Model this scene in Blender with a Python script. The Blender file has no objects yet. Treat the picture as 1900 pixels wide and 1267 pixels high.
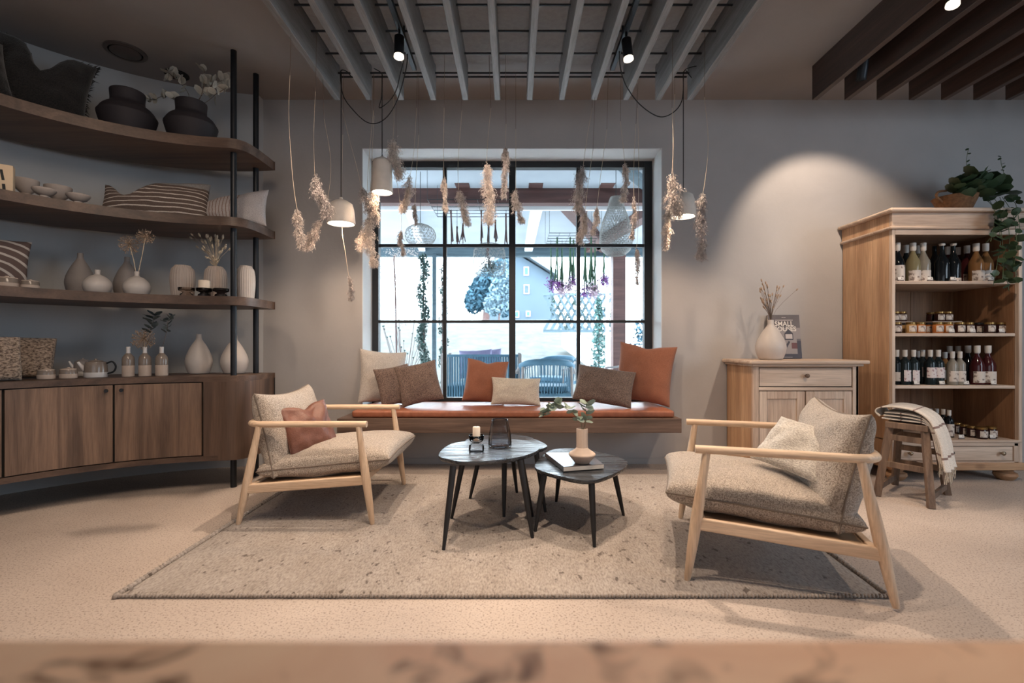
import bpy, math, random
from mathutils import Vector, Matrix, Euler, noise
PI = math.pi
R = math.radians
sc = bpy.context.scene
COL = sc.collection
rnd = random.Random(7)

# ------------------------------------------------------------------ camera
CX, CY, F, H = 954.0, 643.0, 900.0, 0.905
cam_d = bpy.data.cameras.new('camera')
cam = bpy.data.objects.new('camera', cam_d)
COL.objects.link(cam)
cam.location = (0, 0, H)
cam.rotation_euler = (R(90), 0, 0)
cam_d.sensor_width = 36
cam_d.lens = 36 * F / 1900
cam_d.shift_x = -(CX - 950) / 1900
cam_d.shift_y = (CY - 633.5) / 1900
cam_d.clip_start = 0.02
cam_d.clip_end = 400
cam_d.dof.use_dof = True
cam_d.dof.focus_distance = 2.9
cam_d.dof.aperture_fstop = 2.4
sc.camera = cam

# ------------------------------------------------------------------ world, sun, large lights, exposure
w = bpy.data.worlds.new('world')
sc.world = w
w.use_nodes = True
nt = w.node_tree
bg = nt.nodes['Background']
bg.inputs[0].default_value = (0.80, 0.91, 1.0, 1)
bg.inputs[1].default_value = 11.0

def add_light(name, kind, loc, energy, color, target=None, rot=None, **kw):
    l = bpy.data.lights.new(name, kind)
    l.energy = energy
    l.color = color
    o = bpy.data.objects.new(name, l)
    COL.objects.link(o)
    o.location = loc
    if target is not None:
        o.rotation_euler = (Vector(target) - Vector(loc)).to_track_quat('-Z', 'Y').to_euler()
    if rot is not None:
        o.rotation_euler = rot
    for k, v in kw.items():
        setattr(l, k, v)
    return o

WARM = (1.0, 0.70, 0.47)
WARM2 = (1.0, 0.78, 0.60)
COOL = (0.70, 0.85, 1.0)
add_light('sun', 'SUN', (6, 20, 20), 4.5, (1.0, 0.95, 0.88), target=(0, 10, 0), angle=R(1.5))
po = add_light('window_portal', 'AREA', (-0.017, 4.06, 1.42), 1.0, (1, 1, 1), target=(-0.017, 0, 1.42), shape='RECTANGLE', size=2.3, size_y=2.0)
po.data.cycles.is_portal = True
# daylight from the right window, and added fill light behind the viewer
add_light('window_light_right', 'AREA', (4.85, 0.6, 1.5), 56, COOL, target=(1.5, 2.6, 0.3), shape='RECTANGLE', size=2.4, size_y=1.8)
add_light('rear_fill_light', 'AREA', (0.2, -3.6, 1.7), 27, (0.82, 0.90, 1.0), target=(0, 2, 0.9), shape='RECTANGLE', size=4.5, size_y=2.0)
# ceiling spots (some in view; unseen ones include some added to brighten)
SPOTS = [(-0.65, 2.746, 2.525, (-1.25, 2.2, 0), 80, 74), (0.64, 2.77, 2.525, (1.1, 2.35, 0), 80, 74),
         (2.12, 2.936, 2.52, (2.42, 3.95, 1.45), 36, 80), (2.12, 2.33, 2.52, (1.6, 1.7, 0.0), 46, 80),
         (-0.3, 1.55, 2.52, (-0.25, 1.85, 0), 72, 78), (0.55, 1.45, 2.52, (0.5, 1.5, 0), 60, 84),
         (-1.3, 1.2, 2.6, (-2.2, 2.3, 0.6), 40, 100), (-0.35, 0.55, 2.6, (-0.3, 0.15, 0.72), 26, 60), (2.12, 1.5, 2.52, (2.45, 3.3, 0.75), 58, 66), (-0.65, 1.9, 2.52, (0.55, 3.7, 0.55), 60, 56), (0.64, 1.9, 2.52, (-0.7, 3.7, 0.5), 60, 56), (-0.6, 1.0, 2.6, (-2.3, 2.9, 1.2), 46, 80)]  # the counter and wardrobe-front spots are unseen, added to brighten those surfaces
for i, (x, y, z, t, e, a) in enumerate(SPOTS):
    add_light('spot_light', 'SPOT', (x, y, z - 0.012), e, WARM2, target=t, spot_size=R(a), spot_blend=0.45, shadow_soft_size=0.3 if i in (6, len(SPOTS) - 1) else 0.025)

sc.view_settings.view_transform = 'Standard'
sc.view_settings.look = 'None'
sc.view_settings.gamma = 1
sc.view_settings.use_curve_mapping = False
sc.view_settings.exposure = 0.5
cy = sc.cycles
cy.use_denoising = True
cy.max_bounces = 7
cy.diffuse_bounces = 4
cy.glossy_bounces = 3
cy.transmission_bounces = 5
cy.transparent_max_bounces = 10
cy.caustics_reflective = False
cy.caustics_refractive = False
cy.sample_clamp_indirect = 6

# ------------------------------------------------------------------ pixel helpers (1900x1267 frame)
def P(px, py, d):
    return Vector(((px - CX) * d / F, d, H - (py - CY) * d / F))

def on_plane(px, py, z):
    d = (H - z) * F / (py - CY)
    return Vector(((px - CX) * d / F, d, z))

# ------------------------------------------------------------------ materials
def srgb(r, g, b):
    def c(x):
        x /= 255
        return x / 12.92 if x <= 0.04045 else ((x + 0.055) / 1.055) ** 2.4
    return (c(r), c(g), c(b), 1)

MATS = {}
def new_mat(name):
    m = bpy.data.materials.new(name)
    m.use_nodes = True
    b = m.node_tree.nodes['Principled BSDF']
    MATS[name] = m
    return m, m.node_tree, b

def coords(nt, scale=(1, 1, 1), rot=(0, 0, 0), kind='Object'):
    tc = nt.nodes.new('ShaderNodeTexCoord')
    mp = nt.nodes.new('ShaderNodeMapping')
    mp.inputs['Scale'].default_value = scale
    mp.inputs['Rotation'].default_value = rot
    nt.links.new(tc.outputs[kind], mp.inputs[0])
    return mp.outputs[0]

def noise_n(nt, vec, scale, detail=4, rough=0.55, dist=0):
    n = nt.nodes.new('ShaderNodeTexNoise')
    n.inputs['Scale'].default_value = scale
    n.inputs['Detail'].default_value = detail
    n.inputs['Roughness'].default_value = rough
    n.inputs['Distortion'].default_value = dist
    nt.links.new(vec, n.inputs['Vector'])
    return n.outputs['Fac']

def ramp(nt, fac, stops):
    r = nt.nodes.new('ShaderNodeValToRGB')
    e = r.color_ramp.elements
    while len(e) < len(stops):
        e.new(0.5)
    for el, (p, c) in zip(e, stops):
        el.position = p
        el.color = c
    nt.links.new(fac, r.inputs[0])
    return r.outputs[0]

def mixc(nt, a, b, fac, mode='MIX'):
    m = nt.nodes.new('ShaderNodeMix')
    m.data_type = 'RGBA'
    m.blend_type = mode
    for s, v in ((m.inputs[6], a), (m.inputs[7], b), (m.inputs[0], fac)):
        if hasattr(v, 'links'):
            nt.links.new(v, s)
        else:
            s.default_value = v
    return m.outputs[2]

def bump(nt, b, hgt, strength=0.3, dist=0.01):
    n = nt.nodes.new('ShaderNodeBump')
    n.inputs['Strength'].default_value = strength
    n.inputs['Distance'].default_value = dist
    nt.links.new(hgt, n.inputs['Height'])
    nt.links.new(n.outputs[0], b.inputs['Normal'])

def plain(name, col, rough=0.6, metal=0, var=0.12, bs=0, scale=12, emit=None):
    m, nt, b = new_mat(name)
    v = coords(nt)
    f = noise_n(nt, v, scale)
    d = tuple(c * (1 - var) for c in col[:3]) + (1,)
    l = tuple(min(1, c * (1 + var)) for c in col[:3]) + (1,)
    nt.links.new(ramp(nt, f, [(0.3, d), (0.7, l)]), b.inputs['Base Color'])
    b.inputs['Roughness'].default_value = rough
    b.inputs['Metallic'].default_value = metal
    if bs:
        bump(nt, b, noise_n(nt, v, scale * 8), bs, 0.004)
    if emit:
        b.inputs['Emission Color'].default_value = emit[0]
        b.inputs['Emission Strength'].default_value = emit[1]
    return m

def wood(name, dark, light, axis=2, scale=9, rough=0.5, stretch=0.05, knots=0, bs=0.15):
    m, nt, b = new_mat(name)
    s = [1, 1, 1]
    s[axis] = stretch
    v = coords(nt, tuple(s))
    f1 = noise_n(nt, v, scale, 3, 0.5, 1.6)
    f2 = noise_n(nt, v, scale * 14, 4, 0.6, 0.2)
    c = ramp(nt, f1, [(0.30, dark), (0.48, tuple((a + c_) / 2 for a, c_ in zip(dark, light))), (0.66, light)])
    g = ramp(nt, f2, [(0.3, (0.62, 0.6, 0.58, 1)), (0.62, (1, 1, 1, 1))])
    c = mixc(nt, c, g, 0.7, 'MULTIPLY')
    if knots:
        vo = nt.nodes.new('ShaderNodeTexVoronoi')
        vo.inputs['Scale'].default_value = knots
        s2 = [1, 1, 1]
        s2[axis] = 0.55
        nt.links.new(coords(nt, tuple(s2)), vo.inputs['Vector'])
        k = ramp(nt, vo.outputs['Distance'], [(0.03, (0.2, 0.12, 0.08, 1)), (0.10, (1, 1, 1, 1))])
        c = mixc(nt, c, k, 0.8, 'MULTIPLY')
    nt.links.new(c, b.inputs['Base Color'])
    b.inputs['Roughness'].default_value = rough
    bump(nt, b, f2, bs, 0.003)
    return m

def fabric(name, dark, light, scale=260, rough=0.95, bs=0.6, sheen=0.25, aniso=None):
    m, nt, b = new_mat(name)
    v = coords(nt, aniso or (1, 1, 1))
    f = noise_n(nt, v, scale, 2, 0.6)
    g = noise_n(nt, coords(nt), 9, 3)
    c = ramp(nt, f, [(0.36, dark), (0.62, light)])
    c = mixc(nt, c, ramp(nt, g, [(0.3, (0.86, 0.86, 0.86, 1)), (0.7, (1, 1, 1, 1))]), 1.0, 'MULTIPLY')
    nt.links.new(c, b.inputs['Base Color'])
    b.inputs['Roughness'].default_value = rough
    b.inputs['Sheen Weight'].default_value = sheen
    bump(nt, b, f, bs, 0.004)
    return m

def glass(name, tint, rough=0.02, strength=0.0, fac=0.12):
    """thin clear glass: transparent tinted body with a Fresnel gloss"""
    m, nt, b = new_mat(name)
    nt.nodes.remove(b)
    out = nt.nodes['Material Output']
    t = nt.nodes.new('ShaderNodeBsdfTransparent')
    t.inputs[0].default_value = tint
    g = nt.nodes.new('ShaderNodeBsdfGlossy')
    g.inputs['Roughness'].default_value = rough
    lw = nt.nodes.new('ShaderNodeLayerWeight')
    lw.inputs[0].default_value = fac
    mx = nt.nodes.new('ShaderNodeMixShader')
    nt.links.new(lw.outputs['Fresnel'], mx.inputs[0])
    nt.links.new(t.outputs[0], mx.inputs[1])
    nt.links.new(g.outputs[0], mx.inputs[2])
    nt.links.new(mx.outputs[0], out.inputs[0])
    return m

def stripes(name, base, line, freq, duty, axis=2, offset=0.0, lo=None, hi=None, edge=None):
    m, nt, b = new_mat(name)
    v = coords(nt)
    sp = nt.nodes.new('ShaderNodeSeparateXYZ')
    nt.links.new(v, sp.inputs[0])
    def mth(op, a, c=None):
        n = nt.nodes.new('ShaderNodeMath')
        n.operation = op
        for i, x in enumerate((a, c)):
            if x is None:
                continue
            if hasattr(x, 'links'):
                nt.links.new(x, n.inputs[i])
            else:
                n.inputs[i].default_value = x
        return n.outputs[0]
    a = sp.outputs[axis]
    nz = noise_n(nt, v, 7, 2)
    wob = mth('MULTIPLY', nz, 0.012)
    fr = mth('FRACT', mth('ADD', mth('MULTIPLY', mth('ADD', a, wob), freq), offset))
    msk = mth('LESS_THAN', fr, duty)
    c = mixc(nt, base, line, msk)
    if edge:
        ax = sp.outputs[edge[0]]
        c = mixc(nt, c, edge[2], mth('GREATER_THAN', mth('ABSOLUTE', ax) if edge[1] > 0 else ax, abs(edge[1])))
    f = noise_n(nt, v, 240, 2)
    c = mixc(nt, c, ramp(nt, f, [(0.35, (0.7, 0.7, 0.7, 1)), (0.65, (1, 1, 1, 1))]), 1.0, 'MULTIPLY')
    nt.links.new(c, b.inputs['Base Color'])
    b.inputs['Roughness'].default_value = 0.95
    bump(nt, b, f, 0.4, 0.003)
    return m

# wall plaster
def plaster(name, c1, c2, scale=1.6):
    m, nt, b = new_mat(name)
    v = coords(nt)
    f = noise_n(nt, v, scale, 6, 0.6, 0.4)
    nt.links.new(ramp(nt, f, [(0.3, c1), (0.7, c2)]), b.inputs['Base Color'])
    b.inputs['Roughness'].default_value = 0.8
    bump(nt, b, noise_n(nt, v, 40, 5), 0.08, 0.01)
    return m
plaster('wall', (0.37, 0.355, 0.35, 1), (0.43, 0.415, 0.41, 1))
plaster('curved_wall', (0.40, 0.41, 0.42, 1), (0.46, 0.47, 0.48, 1))
plaster('reveal', (0.55, 0.55, 0.55, 1), (0.62, 0.62, 0.62, 1))
plaster('ceiling', (0.26, 0.24, 0.235, 1), (0.30, 0.275, 0.268, 1))
plaster('panel', (0.27, 0.25, 0.245, 1), (0.33, 0.31, 0.30, 1), 30)

def floor_mat():
    m, nt, b = new_mat('terrazzo')
    v = coords(nt)
    base = ramp(nt, noise_n(nt, v, 2.2, 3), [(0.3, (0.49, 0.41, 0.355, 1)), (0.7, (0.58, 0.495, 0.435, 1))])
    sp = noise_n(nt, v, 130, 3, 0.7)
    c = mixc(nt, base, ramp(nt, sp, [(0.36, (0.38, 0.33, 0.30, 1)), (0.45, (1, 1, 1, 1)), (0.60, (1, 1, 1, 1)), (0.70, (1.12, 1.12, 1.12, 1))]), 1.0, 'MULTIPLY')
    vo = nt.nodes.new('ShaderNodeTexVoronoi')
    vo.inputs['Scale'].default_value = 60
    nt.links.new(v, vo.inputs['Vector'])
    c = mixc(nt, c, ramp(nt, vo.outputs['Distance'], [(0.10, (0.62, 0.58, 0.56, 1)), (0.2, (1, 1, 1, 1))]), 0.6, 'MULTIPLY')
    nt.links.new(c, b.inputs['Base Color'])
    b.inputs['Roughness'].default_value = 0.62
    bump(nt, b, sp, 0.12, 0.003)
floor_mat()

def rug_mat():
    m, nt, b = new_mat('rug')
    v = coords(nt, (1, 0.35, 1), (0, 0, 0))
    yarn = noise_n(nt, v, 150, 3, 0.6)
    c = ramp(nt, yarn, [(0.33, (0.25, 0.215, 0.19, 1)), (0.46, (0.37, 0.325, 0.29, 1)), (0.66, (0.48, 0.43, 0.385, 1))])
    big = noise_n(nt, coords(nt, (1, 0.5, 1)), 7, 5, 0.7)
    c = mixc(nt, c, ramp(nt, big, [(0.3, (0.80, 0.77, 0.74, 1)), (0.65, (1, 1, 1, 1))]), 1.0, 'MULTIPLY')
    fl = noise_n(nt, coords(nt, (1, 0.6, 1)), 38, 2, 0.5)
    c = mixc(nt, c, ramp(nt, fl, [(0.29, (0.25, 0.21, 0.19, 1)), (0.34, (1, 1, 1, 1))]), 0.85, 'MULTIPLY')
    nt.links.new(c, b.inputs['Base Color'])
    b.inputs['Roughness'].default_value = 1
    b.inputs['Sheen Weight'].default_value = 0.2
    vo = nt.nodes.new('ShaderNodeTexVoronoi')
    vo.inputs['Scale'].default_value = 110
    nt.links.new(coords(nt, (1, 0.7, 1)), vo.inputs['Vector'])
    bump(nt, b, vo.outputs['Distance'], -0.4, 0.008)
rug_mat()

wood('shelf_oak', srgb(62, 47, 39), srgb(106, 83, 68), 2, 7, 0.5)
wood('door_oak', srgb(88, 69, 57), srgb(136, 110, 92), 2, 14, 0.5, 0.045, bs=0.3)
wood('shelf_edge', srgb(68, 52, 43), srgb(104, 82, 68), 0, 7, 0.5)
wood('grey_joist', srgb(112, 111, 112), srgb(138, 137, 138), 1, 14, 0.6, bs=0.1)
wood('brown_joist', srgb(50, 38, 33), srgb(74, 56, 48), 1, 14, 0.55, bs=0.1)
wood('ash', srgb(206, 174, 144), srgb(232, 206, 178), 0, 12, 0.45, 0.06)
wood('ash_leg', srgb(206, 174, 144), srgb(232, 206, 178), 2, 12, 0.45, 0.06)
wood('bench_wood', srgb(84, 66, 56), srgb(122, 98, 84), 0, 10, 0.6)
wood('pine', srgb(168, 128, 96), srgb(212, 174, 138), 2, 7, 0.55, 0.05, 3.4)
wood('pale_pine', srgb(182, 156, 136), srgb(216, 196, 178), 2, 7, 0.6, 0.05, 3.0)
wood('pale_pine_h', srgb(182, 156, 136), srgb(218, 198, 180), 0, 7, 0.6, 0.05, 3.0)
wood('pine_h', srgb(156, 116, 84), srgb(200, 162, 126), 0, 7, 0.55, 0.05, 3.4)
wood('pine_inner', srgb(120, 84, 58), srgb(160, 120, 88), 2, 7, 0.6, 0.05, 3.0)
wood('old_wood', srgb(92, 74, 62), srgb(132, 110, 94), 2, 14, 0.65, 0.08)
wood('black_top', (0.010, 0.013, 0.018, 1), (0.055, 0.065, 0.08, 1), 0, 26, 0.22, 0.035, bs=0.25)
def streaky():
    m = MATS['black_top']
    nt = m.node_tree
    b = nt.nodes['Principled BSDF']
    f = noise_n(nt, coords(nt, (0.05, 1, 1)), 75, 3, 0.6, 0.3)
    nt.links.new(ramp(nt, f, [(0.42, (0.13, 0.13, 0.13, 1)), (0.56, (0.55, 0.55, 0.55, 1))]), b.inputs['Roughness'])
    b.inputs['Specular IOR Level'].default_value = 0.8
streaky()
def counter():
    m, nt, b = new_mat('counter_wood')
    v = coords(nt, (0.55, 1, 1))
    g = noise_n(nt, v, 7, 4, 0.6, 1.2)
    c = ramp(nt, g, [(0.3, srgb(232, 182, 148)), (0.65, srgb(250, 212, 178))])
    k = noise_n(nt, coords(nt, (0.8, 1.0, 1), (0, 0, 0.5)), 24, 3, 0.5, 1.0)
    c = mixc(nt, c, ramp(nt, k, [(0.545, (1, 1, 1, 1)), (0.68, (0.25, 0.2, 0.18, 1))]), 1.0, 'MULTIPLY')
    nt.links.new(c, b.inputs['Base Color'])
    b.inputs['Roughness'].default_value = 0.55
counter()
wood('outdoor_beam', srgb(70, 46, 44), srgb(96, 66, 62), 0, 10, 0.6)
wood('lattice_wood', srgb(54, 72, 82), srgb(76, 94, 104), 0, 10, 0.7)
plain('black_metal', (0.022, 0.024, 0.028, 1), 0.42, 0.6, 0.1)
plain('window_steel', (0.020, 0.022, 0.026, 1), 0.5, 0.3, 0.1)
plain('black_leg', (0.012, 0.012, 0.014, 1), 0.5, 0, 0.1)
plain('cord', (0.012, 0.012, 0.012, 1), 0.7)
plain('reflector', (0.9, 0.82, 0.7, 1), 0.3, 0.0, 0.05, emit=((1, 0.88, 0.7, 1), 1.2))
plain('lamp_glow', (1, 0.9, 0.75, 1), 0.5, 0, 0.02, emit=((1, 0.84, 0.64, 1), 5.0))
plain('pendant_clay', srgb(228, 218, 208), 0.75, 0, 0.05, 0.2, 20)
plain('stoneware_white', srgb(196, 188, 182), 0.45, 0, 0.09, 0.15, 6)
plain('stoneware_matte', srgb(176, 164, 156), 0.8, 0, 0.08, 0.3, 8)
plain('stoneware_grey', srgb(138, 130, 126), 0.55, 0, 0.14, 0.2, 5)
plain('stoneware_dark', srgb(44, 38, 41), 0.7, 0, 0.12, 0.2, 5)
plain('glaze_white', srgb(214, 210, 208), 0.25, 0, 0.04)
plain('glaze_grey', srgb(134, 122, 112), 0.2, 0, 0.16, 0, 20)
plain('bisque', srgb(196, 178, 164), 0.85, 0, 0.05, 0.2, 30)
plain('vase_pink', srgb(208, 188, 172), 0.8, 0, 0.03, 0.1, 30)
plain('wax', srgb(232, 218, 200), 0.5, 0, 0.03)
plain('wick', (0.05, 0.04, 0.03, 1), 0.9)
plain('paper', srgb(222, 216, 208), 0.8, 0, 0.04)
plain('tag_dark', srgb(110, 100, 96), 0.7)
plain('card', srgb(214, 190, 160), 0.7, 0, 0.05)
plain('ink', (0.015, 0.015, 0.015, 1), 0.7)
plain('cover_grey', srgb(96, 88, 88), 0.4, 0, 0.2, 0, 5)
plain('cover_mid', srgb(140, 132, 130), 0.4, 0, 0.08, 0, 5)
plain('cover_dark', srgb(58, 52, 58), 0.4, 0, 0.2, 0, 9)
plain('cover_light', srgb(190, 180, 176), 0.4)
plain('cover_red', srgb(96, 56, 52), 0.4, 0, 0.2)
plain('cover_table', srgb(84, 78, 78), 0.3, 0, 0.5, 0, 9)
plain('tan_leather', srgb(152, 92, 66), 0.42, 0, 0.16, 0.5, 30)
plain('leather_pillow', srgb(112, 72, 58), 0.5, 0, 0.18, 0.5, 16)
plain('plume_light', srgb(214, 200, 190), 0.9, 0, 0.45, 0, 60)
plain('plume_grey', srgb(178, 168, 163), 0.9, 0, 0.45, 0, 60)
plain('straw', srgb(200, 184, 162), 0.8, 0, 0.2)
plain('twine', srgb(108, 92, 80), 0.9)
plain('seed_brown', srgb(166, 144, 124), 0.9, 0, 0.3, 0, 60)
plain('euca', srgb(142, 156, 142), 0.7, 0, 0.25, 0, 30)
plain('euca_dark', srgb(82, 92, 92), 0.7, 0, 0.25, 0, 30)
plain('petal', srgb(176, 172, 162), 0.7, 0, 0.2, 0, 30)
plain('leaf_green', srgb(54, 72, 48), 0.45, 0, 0.35, 0, 14)
plain('stem_green', srgb(86, 98, 66), 0.7)
plain('basket', srgb(122, 88, 60), 0.9, 0, 0.3, 0.8, 50)
plain('wire', (0.03, 0.035, 0.04, 1), 0.5, 0.4)
plain('rattan', srgb(148, 147, 144), 0.7)
plain('rattan_lit', srgb(225, 222, 215), 0.7)
plain('terrace_plaster', srgb(150, 158, 166), 0.8, 0, 0.08, 0, 2)
plain('render_white', srgb(225, 228, 232), 0.8, 0, 0.04, 0, 2)
plain('house_wall', srgb(78, 92, 104), 0.9, 0, 0.06, 0, 0.6)
plain('roof_tile', srgb(120, 130, 138), 0.8)
plain('rope_blue', srgb(70, 104, 124), 0.8)
plain('chair_wood', srgb(130, 124, 122), 0.7)
plain('purple_fabric', srgb(128, 124, 154), 0.9)
plain('ivy', srgb(44, 66, 62), 0.7, 0, 0.4, 0, 9)
plain('bush', srgb(46, 78, 94), 0.9, 0, 0.5, 0, 5)
plain('bush_pale', srgb(96, 118, 130), 0.9, 0, 0.3, 0, 5)
plain('cypress', srgb(64, 96, 94), 0.9, 0, 0.3, 0, 5)
plain('flower_purple', srgb(140, 84, 156), 0.8, 0, 0.4, 0, 40)
plain('flower_pink', srgb(200, 176, 190), 0.8, 0, 0.3, 0, 40)
plain('green_stem', srgb(80, 112, 88), 0.8, 0, 0.3, 0, 30)
plain('hill', srgb(54, 58, 57), 0.95, 0, 0.4, 0.6, 3)
plain('terrace', srgb(222, 222, 222), 0.8, 0, 0.1)
plain('vent_grey', srgb(84, 76, 74), 0.5)
plain('vent_dark', (0.01, 0.01, 0.01, 1), 0.8)
plain('lid_gold', srgb(150, 118, 70), 0.3, 0.8, 0.1)
plain('lid_dark', srgb(40, 34, 32), 0.35, 0.5, 0.1)
plain('cap_white', srgb(205, 198, 190), 0.6, 0, 0.04)
plain('box_grey', srgb(150, 134, 122), 0.8)
plain('brass_knob', srgb(150, 132, 110), 0.3, 0.9)
plain('socket', (0.03, 0.03, 0.03, 1), 0.5)
plain('underpanel', srgb(150, 120, 92), 0.8)
fabric('boucle', srgb(128, 114, 102), srgb(206, 194, 180), 240, bs=1.0)
plain('piping', srgb(122, 110, 100), 0.95, 0, 0.1)
fabric('boucle_white', srgb(168, 160, 152), srgb(214, 207, 199), 280, bs=0.7)
fabric('cord_white', srgb(178, 170, 160), srgb(228, 222, 212), 330, bs=0.9, aniso=(0.35, 0.35, 1))
fabric('brown_weave', srgb(62, 48, 42), srgb(150, 126, 114), 260)
fabric('dark_weave', srgb(52, 43, 40), srgb(136, 116, 106), 260)
fabric('terracotta', srgb(134, 84, 62), srgb(156, 100, 76), 300, bs=0.2)
fabric('cream_weave', srgb(172, 160, 144), srgb(226, 216, 200), 420, aniso=(1, 1, 0.35))
fabric('chunky_knit', srgb(84, 68, 58), srgb(178, 158, 140), 75, bs=1.0, aniso=(1, 1, 1.6))
fabric('dark_throw', srgb(12, 11, 11), srgb(40, 35, 32), 150)
fabric('grey_linen', srgb(110, 108, 108), srgb(136, 134, 134), 260, bs=0.2)
stripes('ticking', srgb(104, 88, 80), srgb(214, 202, 192), 34, 0.22, 2, 0, edge=(2, -0.228, srgb(150, 146, 144)))
stripes('pink_stripe', srgb(190, 180, 176), srgb(146, 120, 110), 46, 0.25, 0, 0, edge=(0, -0.05, srgb(196, 190, 190)))
fabric('blanket', srgb(206, 196, 184), srgb(232, 224, 214), 260, bs=0.3)
def blanket_stripes():
    nt = MATS['blanket'].node_tree
    b = nt.nodes['Principled BSDF']
    src = b.inputs['Base Color'].links[0].from_socket
    at = nt.nodes.new('ShaderNodeAttribute')
    at.attribute_name = 'along'
    mu = nt.nodes.new('ShaderNodeMath'); mu.operation = 'MULTIPLY_ADD'
    nt.links.new(at.outputs['Fac'], mu.inputs[0]); mu.inputs[1].default_value = 4.4; mu.inputs[2].default_value = 0.12
    fr = nt.nodes.new('ShaderNodeMath'); fr.operation = 'FRACT'
    nt.links.new(mu.outputs[0], fr.inputs[0])
    lt = nt.nodes.new('ShaderNodeMath'); lt.operation = 'LESS_THAN'; lt.inputs[1].default_value = 0.075
    nt.links.new(fr.outputs[0], lt.inputs[0])
    nt.links.new(mixc(nt, src, srgb(128, 104, 96), lt.outputs[0]), b.inputs['Base Color'])
blanket_stripes()

def arc_fabric():
    m, nt, b = new_mat('arc_print')
    v = coords(nt)
    wv = nt.nodes.new('ShaderNodeTexWave')
    wv.wave_type = 'RINGS'
    wv.rings_direction = 'Y'
    wv.inputs['Scale'].default_value = 7
    wv.inputs['Distortion'].default_value = 0.6
    nt.links.new(v, wv.inputs['Vector'])
    nt.links.new(ramp(nt, wv.outputs['Fac'], [(0.75, srgb(100, 84, 80)), (0.85, srgb(190, 182, 176))]), b.inputs['Base Color'])
    b.inputs['Roughness'].default_value = 0.95
arc_fabric()

def label_mat(name, base, mark, sc_=45):
    m, nt, b = new_mat(name)
    v = coords(nt)
    f = noise_n(nt, v, sc_, 2, 0.5)
    nt.links.new(ramp(nt, f, [(0.56, base), (0.63, mark)]), b.inputs['Base Color'])
    b.inputs['Roughness'].default_value = 0.7
label_mat('label_paper', srgb(205, 194, 184), srgb(128, 112, 104))
label_mat('label_floral', srgb(212, 202, 200), srgb(150, 112, 118), 60)

def bottle_mat(name, col, trans=0.0, rough=0.08):
    m, nt, b = new_mat(name)
    b.inputs['Base Color'].default_value = col
    b.inputs['Roughness'].default_value = rough
    b.inputs['Transmission Weight'].default_value = trans
    b.inputs['IOR'].default_value = 1.45
bottle_mat('glass_black', (0.006, 0.008, 0.010, 1))
bottle_mat('glass_green', (0.010, 0.016, 0.018, 1))
bottle_mat('glass_red', (0.05, 0.010, 0.012, 1))
bottle_mat('glass_amber', (0.30, 0.15, 0.06, 1), 0.35)
bottle_mat('glass_pale', (0.42, 0.36, 0.20, 1), 0.5)
bottle_mat('glass_clear', (0.55, 0.50, 0.42, 1), 0.6)
bottle_mat('jam_orange', (0.38, 0.13, 0.035, 1))
bottle_mat('jam_dark', (0.03, 0.010, 0.010, 1))
bottle_mat('jam_honey', (0.42, 0.24, 0.09, 1))
glass('pane_glass', (0.95, 0.975, 0.98, 1), 0.0, fac=0.05)
glass('smoked_glass', (0.84, 0.85, 0.87, 1), 0.03, fac=0.18)
glass('clear_glass', (0.9, 0.9, 0.9, 1), 0.03, fac=0.2)
glass('dark_glass', (0.25, 0.24, 0.25, 1), 0.05, fac=0.25)
glass('taupe_glass', (0.78, 0.73, 0.70, 1), 0.05, fac=0.2)

# ------------------------------------------------------------------ mesh collector
def catmull(pts, n=6, closed=False):
    pts = [Vector(p) for p in pts]
    m = len(pts)
    out = []
    rng = range(m) if closed else range(m - 1)
    for i in rng:
        if closed:
            a, b, c, d = pts[(i - 1) % m], pts[i], pts[(i + 1) % m], pts[(i + 2) % m]
        else:
            a, b, c, d = pts[max(i - 1, 0)], pts[i], pts[i + 1], pts[min(i + 2, m - 1)]
        for k in range(n):
            t = k / n
            out.append(0.5 * ((2 * b) + (c - a) * t + (2 * a - 5 * b + 4 * c - d) * t * t + (3 * b - a - 3 * c + d) * t ** 3))
    if not closed:
        out.append(pts[-1])
    return out

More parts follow.
